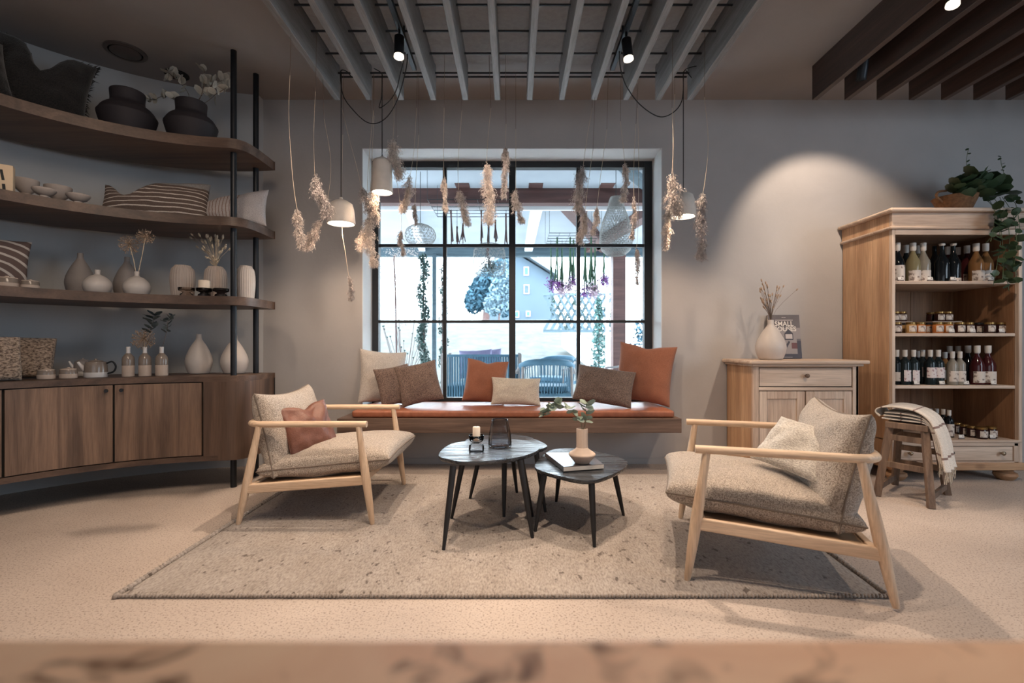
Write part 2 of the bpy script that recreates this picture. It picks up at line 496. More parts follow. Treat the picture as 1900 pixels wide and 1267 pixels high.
class M:
    def __init__(s):
        s.v, s.f = [], []
    def add(s, vs, fs):
        o = len(s.v)
        s.v += [tuple(v) for v in vs]
        s.f += [tuple(i + o for i in f) for f in fs]
        return s
    def box(s, c, size, rot=None):
        x, y, z = (a / 2 for a in size)
        vs = [Vector((i, j, k)) for i in (-x, x) for j in (-y, y) for k in (-z, z)]
        if rot is not None:
            m = Euler(rot).to_matrix()
            vs = [m @ v for v in vs]
        c = Vector(c)
        return s.add([v + c for v in vs], [(0, 1, 3, 2), (4, 6, 7, 5), (0, 4, 5, 1), (2, 3, 7, 6), (0, 2, 6, 4), (1, 5, 7, 3)])
    def b2(s, x0, x1, y0, y1, z0, z1):
        return s.box(((x0 + x1) / 2, (y0 + y1) / 2, (z0 + z1) / 2), (abs(x1 - x0), abs(y1 - y0), abs(z1 - z0)))
    def beam(s, a, b, w, h, up=(0, 0, 1)):
        a, b = Vector(a), Vector(b)
        t = (b - a).normalized()
        sd = t.cross(Vector(up)).normalized()
        u = sd.cross(t)
        vs = [p + sd * i * w / 2 + u * j * h / 2 for p in (a, b) for i in (-1, 1) for j in (-1, 1)]
        return s.add(vs, [(0, 1, 3, 2), (4, 6, 7, 5), (0, 4, 5, 1), (2, 3, 7, 6), (0, 2, 6, 4), (1, 5, 7, 3)])
    def tube(s, pts, r, n=8, caps=True, flat=1.0, closed=False):
        pts = [Vector(p) for p in pts]
        m = len(pts)
        rs = r if isinstance(r, (list, tuple)) else [r] * m
        if len(rs) != m:
            rs = [rs[min(len(rs) - 1, int(i * len(rs) / m))] if False else
                  rs[int(i * (len(rs) - 1) / (m - 1))] * (1 - (i * (len(rs) - 1) / (m - 1)) % 1) + rs[min(len(rs) - 1, int(i * (len(rs) - 1) / (m - 1)) + 1)] * ((i * (len(rs) - 1) / (m - 1)) % 1) for i in range(m)]
        vs = []
        prev = None
        for i, p in enumerate(pts):
            if closed:
                t = pts[(i + 1) % m] - pts[(i - 1) % m]
            else:
                t = pts[min(i + 1, m - 1)] - pts[max(i - 1, 0)]
            t.normalize()
            if prev is None:
                a = t.cross(Vector((0, 0, 1)))
                if a.length < 0.05:
                    a = t.cross(Vector((0, 1, 0)))
            else:
                a = prev - t * prev.dot(t)
            a.normalize()
            prev = a
            b = t.cross(a)
            for k in range(n):
                an = 2 * PI * k / n
                vs.append(p + a * math.cos(an) * rs[i] + b * math.sin(an) * rs[i] * flat)
        fs = []
        for i in range(m if closed else m - 1):
            j = (i + 1) % m
            for k in range(n):
                l = (k + 1) % n
                fs.append((i * n + k, i * n + l, j * n + l, j * n + k))
        if caps and not closed:
            fs.append(tuple(range(n - 1, -1, -1)))
            fs.append(tuple((m - 1) * n + k for k in range(n)))
        return s.add(vs, fs)
    def lathe(s, prof, n=24, c=(0, 0, 0), rib=0, ribs=0, sx=1, sy=1, cap=True):
        c = Vector(c)
        vs, fs = [], []
        for r, z in prof:
            for k in range(n):
                a = 2 * PI * k / n
                rr = r * (1 + (rib * math.cos(ribs * a) if ribs else 0))
                vs.append(c + Vector((rr * math.cos(a) * sx, rr * math.sin(a) * sy, z)))
        for i in range(len(prof) - 1):
            for k in range(n):
                l = (k + 1) % n
                fs.append((i * n + k, i * n + l, (i + 1) * n + l, (i + 1) * n + k))
        if cap and prof[0][0] > 1e-4:
            fs.append(tuple(range(n - 1, -1, -1)))
        if cap and prof[-1][0] > 1e-4:
            fs.append(tuple((len(prof) - 1) * n + k for k in range(n)))
        return s.add(vs, fs)
    def prism(s, outline, z0, z1):
        n = len(outline)
        vs = [(x, y, z0) for x, y in outline] + [(x, y, z1) for x, y in outline]
        fs = [tuple(range(n - 1, -1, -1)), tuple(range(n, 2 * n))]
        fs += [(i, (i + 1) % n, n + (i + 1) % n, n + i) for i in range(n)]
        return s.add(vs, fs)
    def ball(s, c, r, n=8, m=5, sc_=(1, 1, 1), rot=None):
        c = Vector(c)
        vs = []
        mt = Euler(rot).to_matrix() if rot is not None else None
        for i in range(1, m):
            ph = PI * i / m
            for k in range(n):
                a = 2 * PI * k / n
                q = Vector((math.sin(ph) * math.cos(a) * r * sc_[0], math.sin(ph) * math.sin(a) * r * sc_[1], math.cos(ph) * r * sc_[2]))
                vs.append(c + (mt @ q if mt else q))
        q1, q2 = Vector((0, 0, r * sc_[2])), Vector((0, 0, -r * sc_[2]))
        if mt:
            q1, q2 = mt @ q1, mt @ q2
        vs += [c + q1, c + q2]
        t, b = len(vs) - 2, len(vs) - 1
        fs = []
        for k in range(n):
            l = (k + 1) % n
            fs.append((t, k, l))
            fs.append((b, (m - 2) * n + l, (m - 2) * n + k))
            for i in range(m - 2):
                fs.append((i * n + k, (i + 1) * n + k, (i + 1) * n + l, i * n + l))
        return s.add(vs, fs)
    def build(s, name, mat, parent=None, loc=None, rot=None, smooth=False, bevel=0, seg=2, origin=None, label=None, kind=None, angle=40):
        me = bpy.data.meshes.new(name)
        vs = s.v
        if origin is not None:
            o_ = Vector(origin)
            vs = [tuple(Vector(v) - o_) for v in vs]
        me.from_pydata(vs, [], s.f)
        me.update()
        if mat:
            me.materials.append(MATS[mat])
        if smooth:
            me.polygons.foreach_set('use_smooth', [True] * len(me.polygons))
            if smooth == 'auto':
                me.set_sharp_from_angle(angle=R(angle))
        o = bpy.data.objects.new(name, me)
        COL.objects.link(o)
        if origin is not None:
            o.location = origin
        if parent:
            o.parent = parent
        if loc is not None:
            o.location = loc
        if rot is not None:
            o.rotation_euler = rot
        if bevel:
            m = o.modifiers.new('bevel', 'BEVEL')
            m.width = bevel
            m.segments = seg
            m.limit_method = 'ANGLE'
            m.angle_limit = R(50)
        if label:
            o['label'] = label
        if kind:
            o['kind'] = kind
        return o

def tag(o, label, cat, group=None):
    o['label'] = label
    o['category'] = cat
    if group:
        o['group'] = group
    return o

def thing(name, label, cat, loc=(0, 0, 0), rot=(0, 0, 0), group=None):
    o = bpy.data.objects.new(name, None)
    COL.objects.link(o)
    o.empty_display_size = 0.05
    o.location = loc
    o.rotation_euler = rot
    return tag(o, label, cat, group)

def copy_tree(o, parent=None):
    c = o.copy()
    COL.objects.link(c)
    c.parent = parent
    if parent is not None:
        c.matrix_parent_inverse = o.matrix_parent_inverse
    for ch in list(o.children):
        copy_tree(ch, c)
    return c

def dup(o, loc, rot=None, label=None, scale=None):
    c = copy_tree(o)
    c.location = loc
    if rot is not None:
        c.rotation_euler = rot
    if scale is not None:
        c.scale = scale
    if label:
        c['label'] = label
    return c

def struct(name, m, mat, **kw):
    o = m.build(name, mat, **kw)
    if not kw.get('parent'):
        o['kind'] = 'structure'
    return o

def pillow_mesh(w_, h_, t_, n=22, ex=0.40, pinch=0.07, notch=0.0, seed=0, wr=0.006, sag=0.0, nu=0.0, taper=0.0):
    m = M()
    vs, fs = [], []
    idx = {}
    def co(i):
        s_ = -1 + 2 * i / n
        return math.sin(s_ * PI / 2)
    for side in (1, -1):
        for i in range(n + 1):
            for j in range(n + 1):
                u, v = co(i), co(j)
                edge = i in (0, n) or j in (0, n)
                if side == -1 and edge:
                    idx[(side, i, j)] = idx[(1, i, j)]
                    continue
                g = max(0.0, (1 - u * u) * (1 - v * v))
                y = side * t_ / 2 * g ** ex
                x = w_ / 2 * u * (1 - pinch * (1 - v * v))
                z = h_ / 2 * v * (1 - pinch * (1 - u * u)) * (1 + taper * u)
                if notch:
                    k = math.exp(-((u - nu) / 0.28) ** 2) * ((v + 1) / 2) ** 2
                    z -= notch * k
                    y *= 1 + 0.25 * k
                if sag:
                    z -= sag * (1 - u * u) * ((v + 1) / 2)
                nz = noise.noise(Vector((u * 2.3 + seed, v * 2.3, side * 3.1 + seed)))
                nz2 = noise.noise(Vector((u * 6 + seed, v * 6, side * 1.7)))
                y += side * (nz * wr * 2.2 + nz2 * wr) * min(1, g * 4 + 0.15)
                vs.append((x, y, z + h_ / 2))
                idx[(side, i, j)] = len(vs) - 1
    for side in (1, -1):
        for i in range(n):
            for j in range(n):
                a, b, c, d = idx[(side, i, j)], idx[(side, i + 1, j)], idx[(side, i + 1, j + 1)], idx[(side, i, j + 1)]
                fs.append((a, b, c, d) if side == -1 else (d, c, b, a))
    m.add(vs, fs)
    ring = [idx[(1, i, 0)] for i in range(n)] + [idx[(1, n, j)] for j in range(n)] + [idx[(1, i, n)] for i in range(n, 0, -1)] + [idx[(1, 0, j)] for j in range(n, 0, -1)]
    return m, [Vector(vs[i]) for i in ring]

def pillow(label, cat, w_, h_, t_, mat, loc, rz=0, lean=0, roll=0, name='throw_pillow', group=None, piping=True, pmat=None, **kw):
    """stands on its lower edge at loc; leans back by lean, turned by rz, rolled in its own plane"""
    m, ring = pillow_mesh(w_, h_, t_, **kw)
    rot = (Matrix.Rotation(R(rz), 3, 'Z') @ Matrix.Rotation(R(-lean), 3, 'X') @ Matrix.Rotation(R(roll), 3, 'Y'))
    o = m.build(name, mat, loc=loc, rot=rot.to_euler(), smooth=True)
    tag(o, label, cat, group)
    if piping:
        M().tube(ring, 0.0022, 5, closed=True).build('seam', pmat or mat, parent=o, smooth=True)
    zmin = min((rot @ Vector(v)).z for v in m.v)
    o.location.z -= zmin
    return o
# ------------------------------------------------------------------ the room
CEIL = 2.813
WX0, WX1, WZ0, WZ1 = -1.175, 1.142, 0.400, 2.438      # window opening
WALLY, GLASSY = 3.75, 4.02
ACX, ACY = -1.70, 1.934                                 # centre of the curved wall and shelving
struct('floor', M().b2(-3.6, 5.0, -4.0, 3.95, -0.1, 0), 'terrazzo')
struct('ceiling', M().b2(-3.6, 5.0, -4.0, 4.05, CEIL, CEIL + 0.12), 'ceiling')
m = M()
m.b2(-3.6, WX0, WALLY, WALLY + 0.33, 0, CEIL)
m.b2(WX1, 5.0, WALLY, WALLY + 0.33, 0, CEIL)
m.b2(WX0, WX1, WALLY, WALLY + 0.33, WZ1, CEIL)
m.b2(WX0, WX1, WALLY, WALLY + 0.33, 0, WZ0)
struct('wall_back', m, 'wall')
m = M()
t = 0.012
m.b2(WX0 - 0.001, WX0 + 0.004, WALLY - 0.001, GLASSY + 0.06, WZ0, WZ1)
m.b2(WX1 - 0.004, WX1 + 0.001, WALLY - 0.001, GLASSY + 0.06, WZ0, WZ1)
m.b2(WX0, WX1, WALLY - 0.001, GLASSY + 0.06, WZ1 - 0.004, WZ1 + 0.001)
struct('trim_1', m, 'reveal')
# curved wall on the left
RW = 1.76
prof = [(ACX - RW * math.sin(R(a)), ACY + RW * math.cos(R(a))) for a in [7.8 + (90 - 7.8) * i / 48 for i in range(49)]]
outer = [(-3.6, ACY), (-3.6, 3.79), (-1.94, 3.79)]
m = M()
n = len(prof)
for i in range(n - 1):
    (x0, y0), (x1, y1) = prof[i], prof[i + 1]
    m.add([(x0, y0, 0), (x1, y1, 0), (x1, y1, CEIL), (x0, y0, CEIL)], [(0, 1, 2, 3)])
m.add([(prof[0][0], prof[0][1], 0), (prof[0][0], prof[0][1], CEIL), (-1.94, 3.76, CEIL), (-1.94, 3.76, 0)], [(0, 1, 2, 3)])
m.add([(-3.46, ACY, 0), (-3.46, -4, 0), (-3.46, -4, CEIL), (-3.46, ACY, CEIL)], [(0, 1, 2, 3)])
m.b2(-3.62, -3.47, -4, 3.9, 0, CEIL)
struct('wall_left', m, 'curved_wall', smooth='auto')
struct('wall_right', M().b2(5.0, 5.15, -4.0, 4.08, 0, CEIL), 'wall')
struct('wall_front', M().b2(-3.6, 5.15, -4.15, -4.0, 0, CEIL), 'wall')
struct('baseboard_back', M().b2(-1.94, 5.0, WALLY - 0.008, WALLY, 0, 0.045), 'wall')

# ------------------------------------------------------------------ the window
win = thing('window_1', 'black steel framed twelve pane shop window above the seat', 'window', ((WX0 + WX1) / 2, GLASSY, WZ0))
del win['category']
win['kind'] = 'structure'
def wm(name, x0, x1, z0, z1, y0, y1, mat='window_steel'):
    return M().b2(x0 - win.location.x, x1 - win.location.x, y0 - GLASSY, y1 - GLASSY, z0 - WZ0, z1 - WZ0).build(name, mat, parent=win, bevel=0.003)
def wx(px, d=4.03): return (px - CX) * d / F
def wz(py, d=4.03): return H - (py - CY) * d / F
zt, zb = WZ1, WZ0
wm('frame', WX0, wx(704), zb, zt, 4.0, 4.07)
wm('frame', wx(1194), WX1, zb, zt, 4.0, 4.07)
wm('frame', wx(704), wx(1194), wz(313), zt, 4.0, 4.07)
wm('frame', wx(704), wx(1194), zb, wz(737), 4.0, 4.07)
wm('mullion', wx(944.5), wx(956.5), wz(737), wz(313), 4.005, 4.065)
for px in (825.5, 1073):
    wm('mullion', wx(px - 3.4), wx(px + 3.4), wz(737), wz(313), 4.012, 4.06)
xs = [704, 825.5, 950.5, 1073, 1194]
zs = [737, 596.5, 456, 313]
for a, b in zip(xs[:-1], xs[1:]):
    for py in (456, 596.5):
        wm('glazing_bar', wx(a), wx(b), wz(py + 2.6), wz(py - 2.6), 4.014, 4.056)
for a, b in zip(xs[:-1], xs[1:]):
    for c, d in zip(zs[:-1], zs[1:]):
        wm('pane', wx(a), wx(b), wz(c), wz(d), 4.034, 4.038, 'pane_glass').modifiers.clear()
struct('windowsill_outer', M().b2(WX0, WX1, 4.08, 4.2, 0.36, 0.40), 'render_white')
bpy.data.objects['windowsill_outer'].name = 'trim_2'

# ------------------------------------------------------------------ slatted ceiling grids
def joist_grid(name, label, xs, y0, y1, zb, mat, rods, rodz, panel=False, x_ext=0.03):
    t = thing(name, label, 'ceiling grid', (xs[0], y1, zb))
    L = t.location
    for x in xs:
        M().b2(x - 0.0185 - L.x, x + 0.0185 - L.x, y0 - L.y, 0, 0, CEIL - zb).build('joist', mat, parent=t, bevel=0.002, seg=1)
    for y in rods:
        M().tube([(xs[0] - x_ext - L.x, y - L.y, rodz - L.z), (xs[-1] + x_ext - L.x, y - L.y, rodz - L.z)], 0.006, 6).build('rod', 'black_metal', parent=t)
    return t
ys = [3.31, 3.262] + [3.262 - 0.2165 * k for k in range(1, 15)]
jx = [-1.204 + 0.2182 * k for k in range(12)]
joist_grid('slatted_ceiling_grid', 'grey wooden slatted grid hung on the ceiling before the window', jx, -0.2, 3.30, 2.581, 'grey_joist', ys, 2.745, x_ext=-0.02)
jx2 = [2.028 + 0.017 + 0.2189 * k for k in range(12)]
joist_grid('slatted_ceiling_grid', 'dark brown wooden slatted grid on the ceiling above the wardrobe side', jx2, -0.2, 3.30, 2.581, 'brown_joist', ys[1:], 2.735, x_ext=-0.02)
M().b2(-1.18, 1.17, -0.2, 3.24, 2.795, 2.812).build('acoustic_ceiling_panel', 'panel')
pn = bpy.data.objects['acoustic_ceiling_panel']
pn['kind'] = 'structure'
pn.name = 'trim_3'

# two air outlets over the shelves
def vent(px, py, rr, label, dark):
    p = P(px, py, (CEIL - H) * F / (CY - py))
    t = thing('ceiling_vent', label, 'vent', (p.x, p.y, CEIL))
    if not dark:
        M().lathe([(rr, 0), (rr, -0.008), (rr * 0.80, -0.012), (rr * 0.78, 0)], 40).build('ring', 'vent_grey', parent=t, smooth='auto')
        M().lathe([(rr * 0.72, 0), (rr * 0.72, -0.012), (rr * 0.6, -0.018), (0.0, -0.018)], 40).build('disc', 'vent_grey', parent=t, smooth='auto')
        M().lathe([(rr * 0.79, -0.001), (rr * 0.71, -0.001)], 40).build('gap', 'vent_dark', parent=t)
    else:
        M().lathe([(rr, 0), (rr, -0.006), (rr * 0.9, -0.008), (rr * 0.88, -0.002), (0, -0.001)], 36).build('ring', 'vent_dark', parent=t)
vent(233, 95, 0.115, 'round grey air outlet in the ceiling above the shelves', False)
vent(328, 138, 0.075, 'small black round recess in the ceiling above the dried white branches', True)

# ------------------------------------------------------------------ lamp tracks and spots
def track(x, y0, y1, label, z=2.70):
    t = thing('lamp_track', label, 'track', (x, y1, z))
    M().b2(-0.014, 0.014, y0 - y1, 0, 0, 0.03).build('rail', 'black_metal', parent=t, bevel=0.002)
    for yy in (-0.3, -1.4, -2.5):
        M().tube([(0, yy, 0.03), (0, yy, CEIL - z)], 0.006, 6).build('hanger', 'black_metal', parent=t)
track(-0.65, 0.2, 3.16, 'black lamp track between the grey slats, left one')
track(0.64, 0.2, 3.16, 'black lamp track between the grey slats, right one')
track(2.12, 0.2, 3.16, 'black lamp track between the dark brown slats')
def spot(x, y, zb, label, tilt=(0, 0), ztrack=2.70, lit='reflector'):
    t = thing('ceiling_spot', label, 'spotlight', (x, y, ztrack))
    h = 0.125
    rot = (R(tilt[0]), R(tilt[1]), 0)
    zt = zb - ztrack + h
    M().tube([(0, 0, 0), (0, 0, zt)], 0.007, 8).build('stem', 'black_metal', parent=t)
    b = M().lathe([(0.0, 0), (0.024, 0), (0.0275, -0.004), (0.0275, -h + 0.012), (0.026, -h + 0.012), (0.024, -h + 0.03), (0.0, -h + 0.03)], 28).build('housing', 'black_metal', parent=t, loc=(0, 0, zt), rot=rot, smooth='auto')
    M().lathe([(0.0275, -h + 0.012), (0.0285, -h), (0.025, -h), (0.019, -h + 0.026), (0.0, -h + 0.027)], 28).build('reflector', lit, parent=b, smooth='auto')
spot(-0.65, 2.746, 2.535, 'lit black cylinder spot on the left track', (-5, 0))
spot(0.64, 2.77, 2.535, 'lit black cylinder spot on the right track', (-5, -5))
spot(2.12, 2.33, 2.53, 'lit black cylinder spot among brown slats at the top edge', (-6, 12))
spot(2.12, 2.936, 2.53, 'black cylinder spot turned to the wall below brown slats', (20, -4), lit='vent_dark')

# ------------------------------------------------------------------ curved shelving unit
RF = 1.116
Z_CAB, Z_S3, Z_S2, Z_S1 = 0.72, 1.222, 1.722, 2.216
def arc(r, a0, a1, n):
    return [(ACX - r * math.sin(R(a0 + (a1 - a0) * i / n)), ACY + r * math.cos(R(a0 + (a1 - a0) * i / n))) for i in range(n + 1)]
def footprint(inset=0.0, rfront=RF, a_end=82):
    front = arc(rfront + inset, a_end, 5, 36)
    end = [(-1.755, 3.062), (-1.722, 3.10), (-1.706, 3.16), (-1.70, 3.25), (-1.70, 3.36), (-1.703, 3.44)]
    end = [(x - inset, y + (inset if y < 3.2 else 0)) for x, y in end]
    back = []
    for i in range(31):
        a = -0.2 + (a_end + 0.2) * i / 30
        rr = 1.505 + min(1, max(0, a / 48)) ** 0.9 * 0.175
        back.append((ACX - rr * math.sin(R(a)), ACY + rr * math.cos(R(a))))
    return front + end + back
def shelf_xy(px, off):
    """point above the shelf where the sight line of column px meets the arc RF+off"""
    k = (px - CX) / F
    best = None
    for i in range(400):
        y = 1.6 + i * 0.005
        e = abs(math.hypot(k * y - ACX, y - ACY) - (RF + off))
        if y > ACY and (best is None or e < best[0]):
            best = (e, y)
    return k * best[1], best[1]
unit = thing('shelving_unit', 'curved brown oak wall shelf with cabinet base and two black poles', 'shelf', (-2.2, 3.1, 0))
L = unit.location
def un(m, name, mat, **kw):
    o = m.build(name, mat, parent=kw.pop('parent', unit), **kw)
    return o
def loc_pts(pts): return [(x - L.x, y - L.y) for x, y in pts]
for z, th in ((Z_S1, 0.062), (Z_S2, 0.055), (Z_S3, 0.054)):
    un(M().prism(loc_pts(footprint()), z - th, z), 'shelf', 'shelf_edge', bevel=0.006, smooth='auto', angle=30)
un(M().prism(loc_pts(footprint()), Z_CAB - 0.035, Z_CAB), 'cabinet_top', 'shelf_edge', bevel=0.003, smooth='auto', angle=30)
un(M().prism(loc_pts(footprint(0.022)), 0.20, Z_CAB - 0.035), 'cabinet_body', 'vent_dark')
def band(a0, a1, z0, z1, r0=RF, r1=RF + 0.02, n=20):
    return M().prism(loc_pts(arc(r0, a1, a0, n) + arc(r1, a0, a1, n)), z0, z1)
un(band(8, 82, 0.19, 0.222), 'bottom_rail', 'shelf_edge', smooth='auto', angle=30)
# rounded right end panel, following the footprint
endp = footprint()[37:43]
front = arc(RF, 12.3, 5, 8)
path = front + endp
inner = [(x - (0.018 if i >= len(front) else 0.0), y + (0.018 if i < len(front) + 3 else 0)) for i, (x, y) in enumerate(path)]
un(M().prism(loc_pts(path + inner[::-1]), 0.19, Z_CAB - 0.035), 'end_panel', 'shelf_oak', smooth='auto', angle=35)
for a0, a1, kn in ((12.9, 35.2, 34.2), (35.7, 58.2, 37.4), (58.8, 81, 80)):
    d = un(band(a0, a1, 0.228, Z_CAB - 0.041, RF + 0.001, RF + 0.02), 'door', 'door_oak', smooth='auto', angle=30)
    a = R(kn if a0 > 20 else 33.6)
    a = R({12.9: 33.6, 35.7: 37.2, 58.8: 79}[a0])
    c = Vector((ACX - RF * math.sin(a) - L.x, ACY + RF * math.cos(a) - L.y, 0.648))
    nn = Vector((math.sin(a), -math.cos(a), 0))
    M().tube([c, c + nn * 0.012, c + nn * 0.014, c + nn * 0.024], [0.004, 0.005, 0.011, 0.010], 12).build('knob', 'black_metal', parent=d, smooth='auto')
for y in (3.13, 3.40):
    un(M().tube([(-1.81 - L.x, y - L.y, 0), (-1.81 - L.x, y - L.y, CEIL)], 0.0185, 20), 'pole', 'black_metal', smooth='auto')

# ------------------------------------------------------------------ window bench
bench = thing('window_bench', 'floating dark wood bench below the window', 'bench', (0, 3.55, 0.307))
M().b2(-1.228, 1.161, 3.36 - 3.55, WALLY - 3.55, 0, 0.098).build('plank', 'bench_wood', parent=bench, bevel=0.003)
cush = M().b2(-1.14, 1.125, 3.395, 3.99, 0.405, 0.456).build('seat_cushion', 'tan_leather', bevel=0.018, seg=4, origin=(0, 3.6, 0.405))
tag(cush, 'long tan leather seat pad lying on the window bench', 'cushion')

# ------------------------------------------------------------------ rug
rug = thing('woven_rug', 'beige flecked woven wool rug under the seating group', 'rug', (0, 2.5, 0))
q = [(-1.432, 1.745), (1.345, 1.745), (1.47, 3.40), (-1.44, 3.40)]
m = M()
nx, ny = 130, 76
vs = []
for j in range(ny + 1):
    for i in range(nx + 1):
        u, v = i / nx, j / ny
        x = (1 - v) * ((1 - u) * q[0][0] + u * q[1][0]) + v * ((1 - u) * q[3][0] + u * q[2][0])
        y = q[0][1] + v * (q[3][1] - q[0][1])
        e = min(1, min(i, nx - i, j, ny - j))
        z = 0.001 + e * (0.011 + 0.0025 * noise.noise(Vector((x * 14, y * 9, 0))))
        vs.append((x, y - 2.5, z))
m.add(vs, [(j * (nx + 1) + i, j * (nx + 1) + i + 1, (j + 1) * (nx + 1) + i + 1, (j + 1) * (nx + 1) + i) for j in range(ny) for i in range(nx)])
m.build('pile', 'rug', parent=rug, smooth=True)
m = M()
def edge(a, b, step=0.0135):
    a, b = Vector(a), Vector(b)
    k = int((b - a).length / step)
    for i in range(k + 1):
        p = a.lerp(b, i / k)
        r_ = step * (0.52 + 0.12 * rnd.random())
        m.ball((p.x, p.y - 2.5, 0.0085 + 0.001 * rnd.random()), r_, 6, 4, (1, 1.1, 1.05))
edge((q[0][0], q[0][1], 0), (q[1][0], q[1][1], 0))
edge((q[1][0], q[1][1], 0), (q[2][0], q[2][1], 0), 0.02)
edge((q[0][0], q[0][1], 0), (q[3][0], q[3][1], 0), 0.02)
m.build('edge_loops', 'rug', parent=rug, smooth=True, kind='stuff')

# ------------------------------------------------------------------ foreground counter
ct = thing('wooden_counter', 'blurred knotty wooden table top along the bottom edge', 'table', (0, 0.0, 0))
m = M().b2(-1.3, 1.3, -0.42, 0.309, 0.682, 0.72)
m.build('tabletop', 'counter_wood', parent=ct, bevel=0.006, seg=3)
for x in (-1.2, 1.2):
    for y in (-0.36, 0.22):
        M().b2(x - 0.035, x + 0.035, y - 0.035, y + 0.035, 0, 0.682).build('leg', 'counter_wood', parent=ct, bevel=0.004)

# ------------------------------------------------------------------ lounge chairs
def make_chair(label):
    t = thing('lounge_chair', label, 'armchair')
    def leg(foot, top, y):
        f, p = Vector((foot, y, 0)), Vector((top, y, 0.492))
        pts = [f.lerp(p, k) for k in (0, 0.03, 0.25, 0.45, 0.6, 0.85, 1)]
        M().tube(pts, [0.0105, 0.013, 0.0185, 0.0215, 0.0205, 0.016, 0.0145], 16).build('leg', 'ash_leg', parent=t, smooth='auto')
    for y in (-0.35, 0.35):
        leg(0.337, 0.268, y)
        leg(-0.337, -0.235, y)
    arm = [(0.303, -0.35, 0.503), (0.28, -0.35, 0.503), (0.0, -0.35, 0.503), (-0.20, -0.35, 0.502), (-0.265, -0.335, 0.502), (-0.30, -0.28, 0.502), (-0.315, -0.1, 0.502),
           (-0.315, 0.1, 0.502), (-0.30, 0.28, 0.502), (-0.265, 0.335, 0.502), (-0.20, 0.35, 0.502), (0.0, 0.35, 0.503), (0.28, 0.35, 0.503), (0.303, 0.35, 0.503)]
    pts = catmull(arm, 5)
    rs = [0.0185] * len(pts)
    rs[0] = rs[-1] = 0.010
    rs[1] = rs[-2] = 0.016
    M().tube(pts, rs, 16, flat=0.85).build('arm_rail', 'ash', parent=t, smooth='auto')
    for y in (-0.35, 0.35):
        M().beam((-0.30, y, 0.177), (0.305, y, 0.222), 0.024, 0.046).build('side_rail', 'ash', parent=t, bevel=0.005)
    M().beam((-0.27, -0.35, 0.183), (-0.27, 0.35, 0.183), 0.024, 0.04).build('back_rail', 'ash', parent=t, bevel=0.004)
    M().beam((0.285, -0.35, 0.222), (0.285, 0.35, 0.222), 0.024, 0.04).build('front_rail', 'ash', parent=t, bevel=0.004)
    M().beam((-0.255, 0, 0.190), (0.275, 0, 0.228), 0.66, 0.012).build('seat_panel', 'underpanel', parent=t)
    m, ring = pillow_mesh(0.68, 0.64, 0.185, 26, 0.27, 0.035, seed=3, wr=0.005)
    rot = Euler((R(90), R(-6.5), 0))
    mt = Euler((R(-90), 0, 0)).to_matrix()
    vs = [mt @ (Vector(v) - Vector((0, 0, 0.32))) for v in m.v]
    m.v = [tuple(v) for v in vs]
    ring = [mt @ (v - Vector((0, 0, 0.32))) for v in ring]
    sc_ = m.build('seat_cushion', 'boucle', parent=t, loc=(0.075, 0, 0.287), rot=(0, R(-5.5), 0), smooth=True)
    M().tube(ring, 0.0042, 5, closed=True).build('piping', 'piping', parent=sc_, smooth=True)
    m, ring = pillow_mesh(0.64, 0.44, 0.19, 26, 0.30, 0.05, seed=8, wr=0.006, sag=0.02)
    mt = Euler((0, 0, R(90))).to_matrix()
    m.v = [tuple(mt @ Vector(v)) for v in m.v]
    ring = [mt @ v for v in ring]
    bc = m.build('back_cushion', 'boucle', parent=t, loc=(-0.175, 0, 0.222), rot=(0, R(-13), 0), smooth=True)
    M().tube(ring, 0.0042, 5, closed=True).build('piping', 'piping', parent=bc, smooth=True)
    return t
chair = make_chair('ash lounge chair on the left, facing right, holding a leather pillow')
chair.location = (-1.05, 2.79, 0.012)
chair['group'] = 'ash lounge chairs on the rug'
dup(chair, (1.087, 2.093, 0.012), (0, 0, R(163)), 'ash lounge chair on the right, facing left, holding a white pillow')
pillow('small brown leather pillow on the left lounge chair', 'pillow', 0.30, 0.27, 0.12, 'leather_pillow', (-1.085, 2.66, 0.325), rz=58, lean=22, roll=-5, seed=5, notch=0.03, wr=0.01)
pillow('small white corduroy pillow on the right lounge chair', 'pillow', 0.32, 0.24, 0.11, 'cord_white', (1.10, 1.975, 0.375), rz=-56, lean=44, roll=12, seed=9, wr=0.008)

# ------------------------------------------------------------------ coffee tables
def coffee_table(label, outline, z, feet, inset):
    pts = [on_plane(790 + x / 3.96, 720 + y / 3.96, z) for x, y in outline]
    pts = catmull(pts, 4, closed=True)
    c = sum((p for p in pts), Vector()) / len(pts)
    t = thing('coffee_table', label, 'coffee table', (c.x, c.y, 0.012), group='black nested coffee tables')
    loc = [(p.x - c.x, p.y - c.y) for p in pts]
    n = len(loc)
    m = M()
    vs, fs = [], []
    for s_, dz in ((0.965, -0.020), (0.99, -0.013), (1.0, -0.006), (0.995, 0.0)):
        vs += [(x * s_, y * s_, z + dz - 0.012) for x, y in loc]
    for k in range(3):
        fs += [(k * n + i, k * n + (i + 1) % n, (k + 1) * n + (i + 1) % n, (k + 1) * n + i) for i in range(n)]
    fs.append(tuple(3 * n + i for i in range(n)))
    fs.append(tuple(n - 1 - i for i in range(n)))
    m.add(vs, fs).build('tabletop', 'black_top', parent=t, smooth='auto', angle=50)
    for px, py in feet:
        f = on_plane(px, py, 0.012)
        fx, fy = f.x - c.x, f.y - c.y
        k = 1 - inset / math.hypot(fx, fy)
        M().tube([(fx, fy, 0), (fx * (1 - 0.4 * (1 - k)), fy * (1 - 0.4 * (1 - k)), (z - 0.032) * 0.4), (fx * k, fy * k, z - 0.032)], [0.0075, 0.0125, 0.0155], 12).build('leg', 'black_leg', parent=t, smooth='auto')
    return t, c
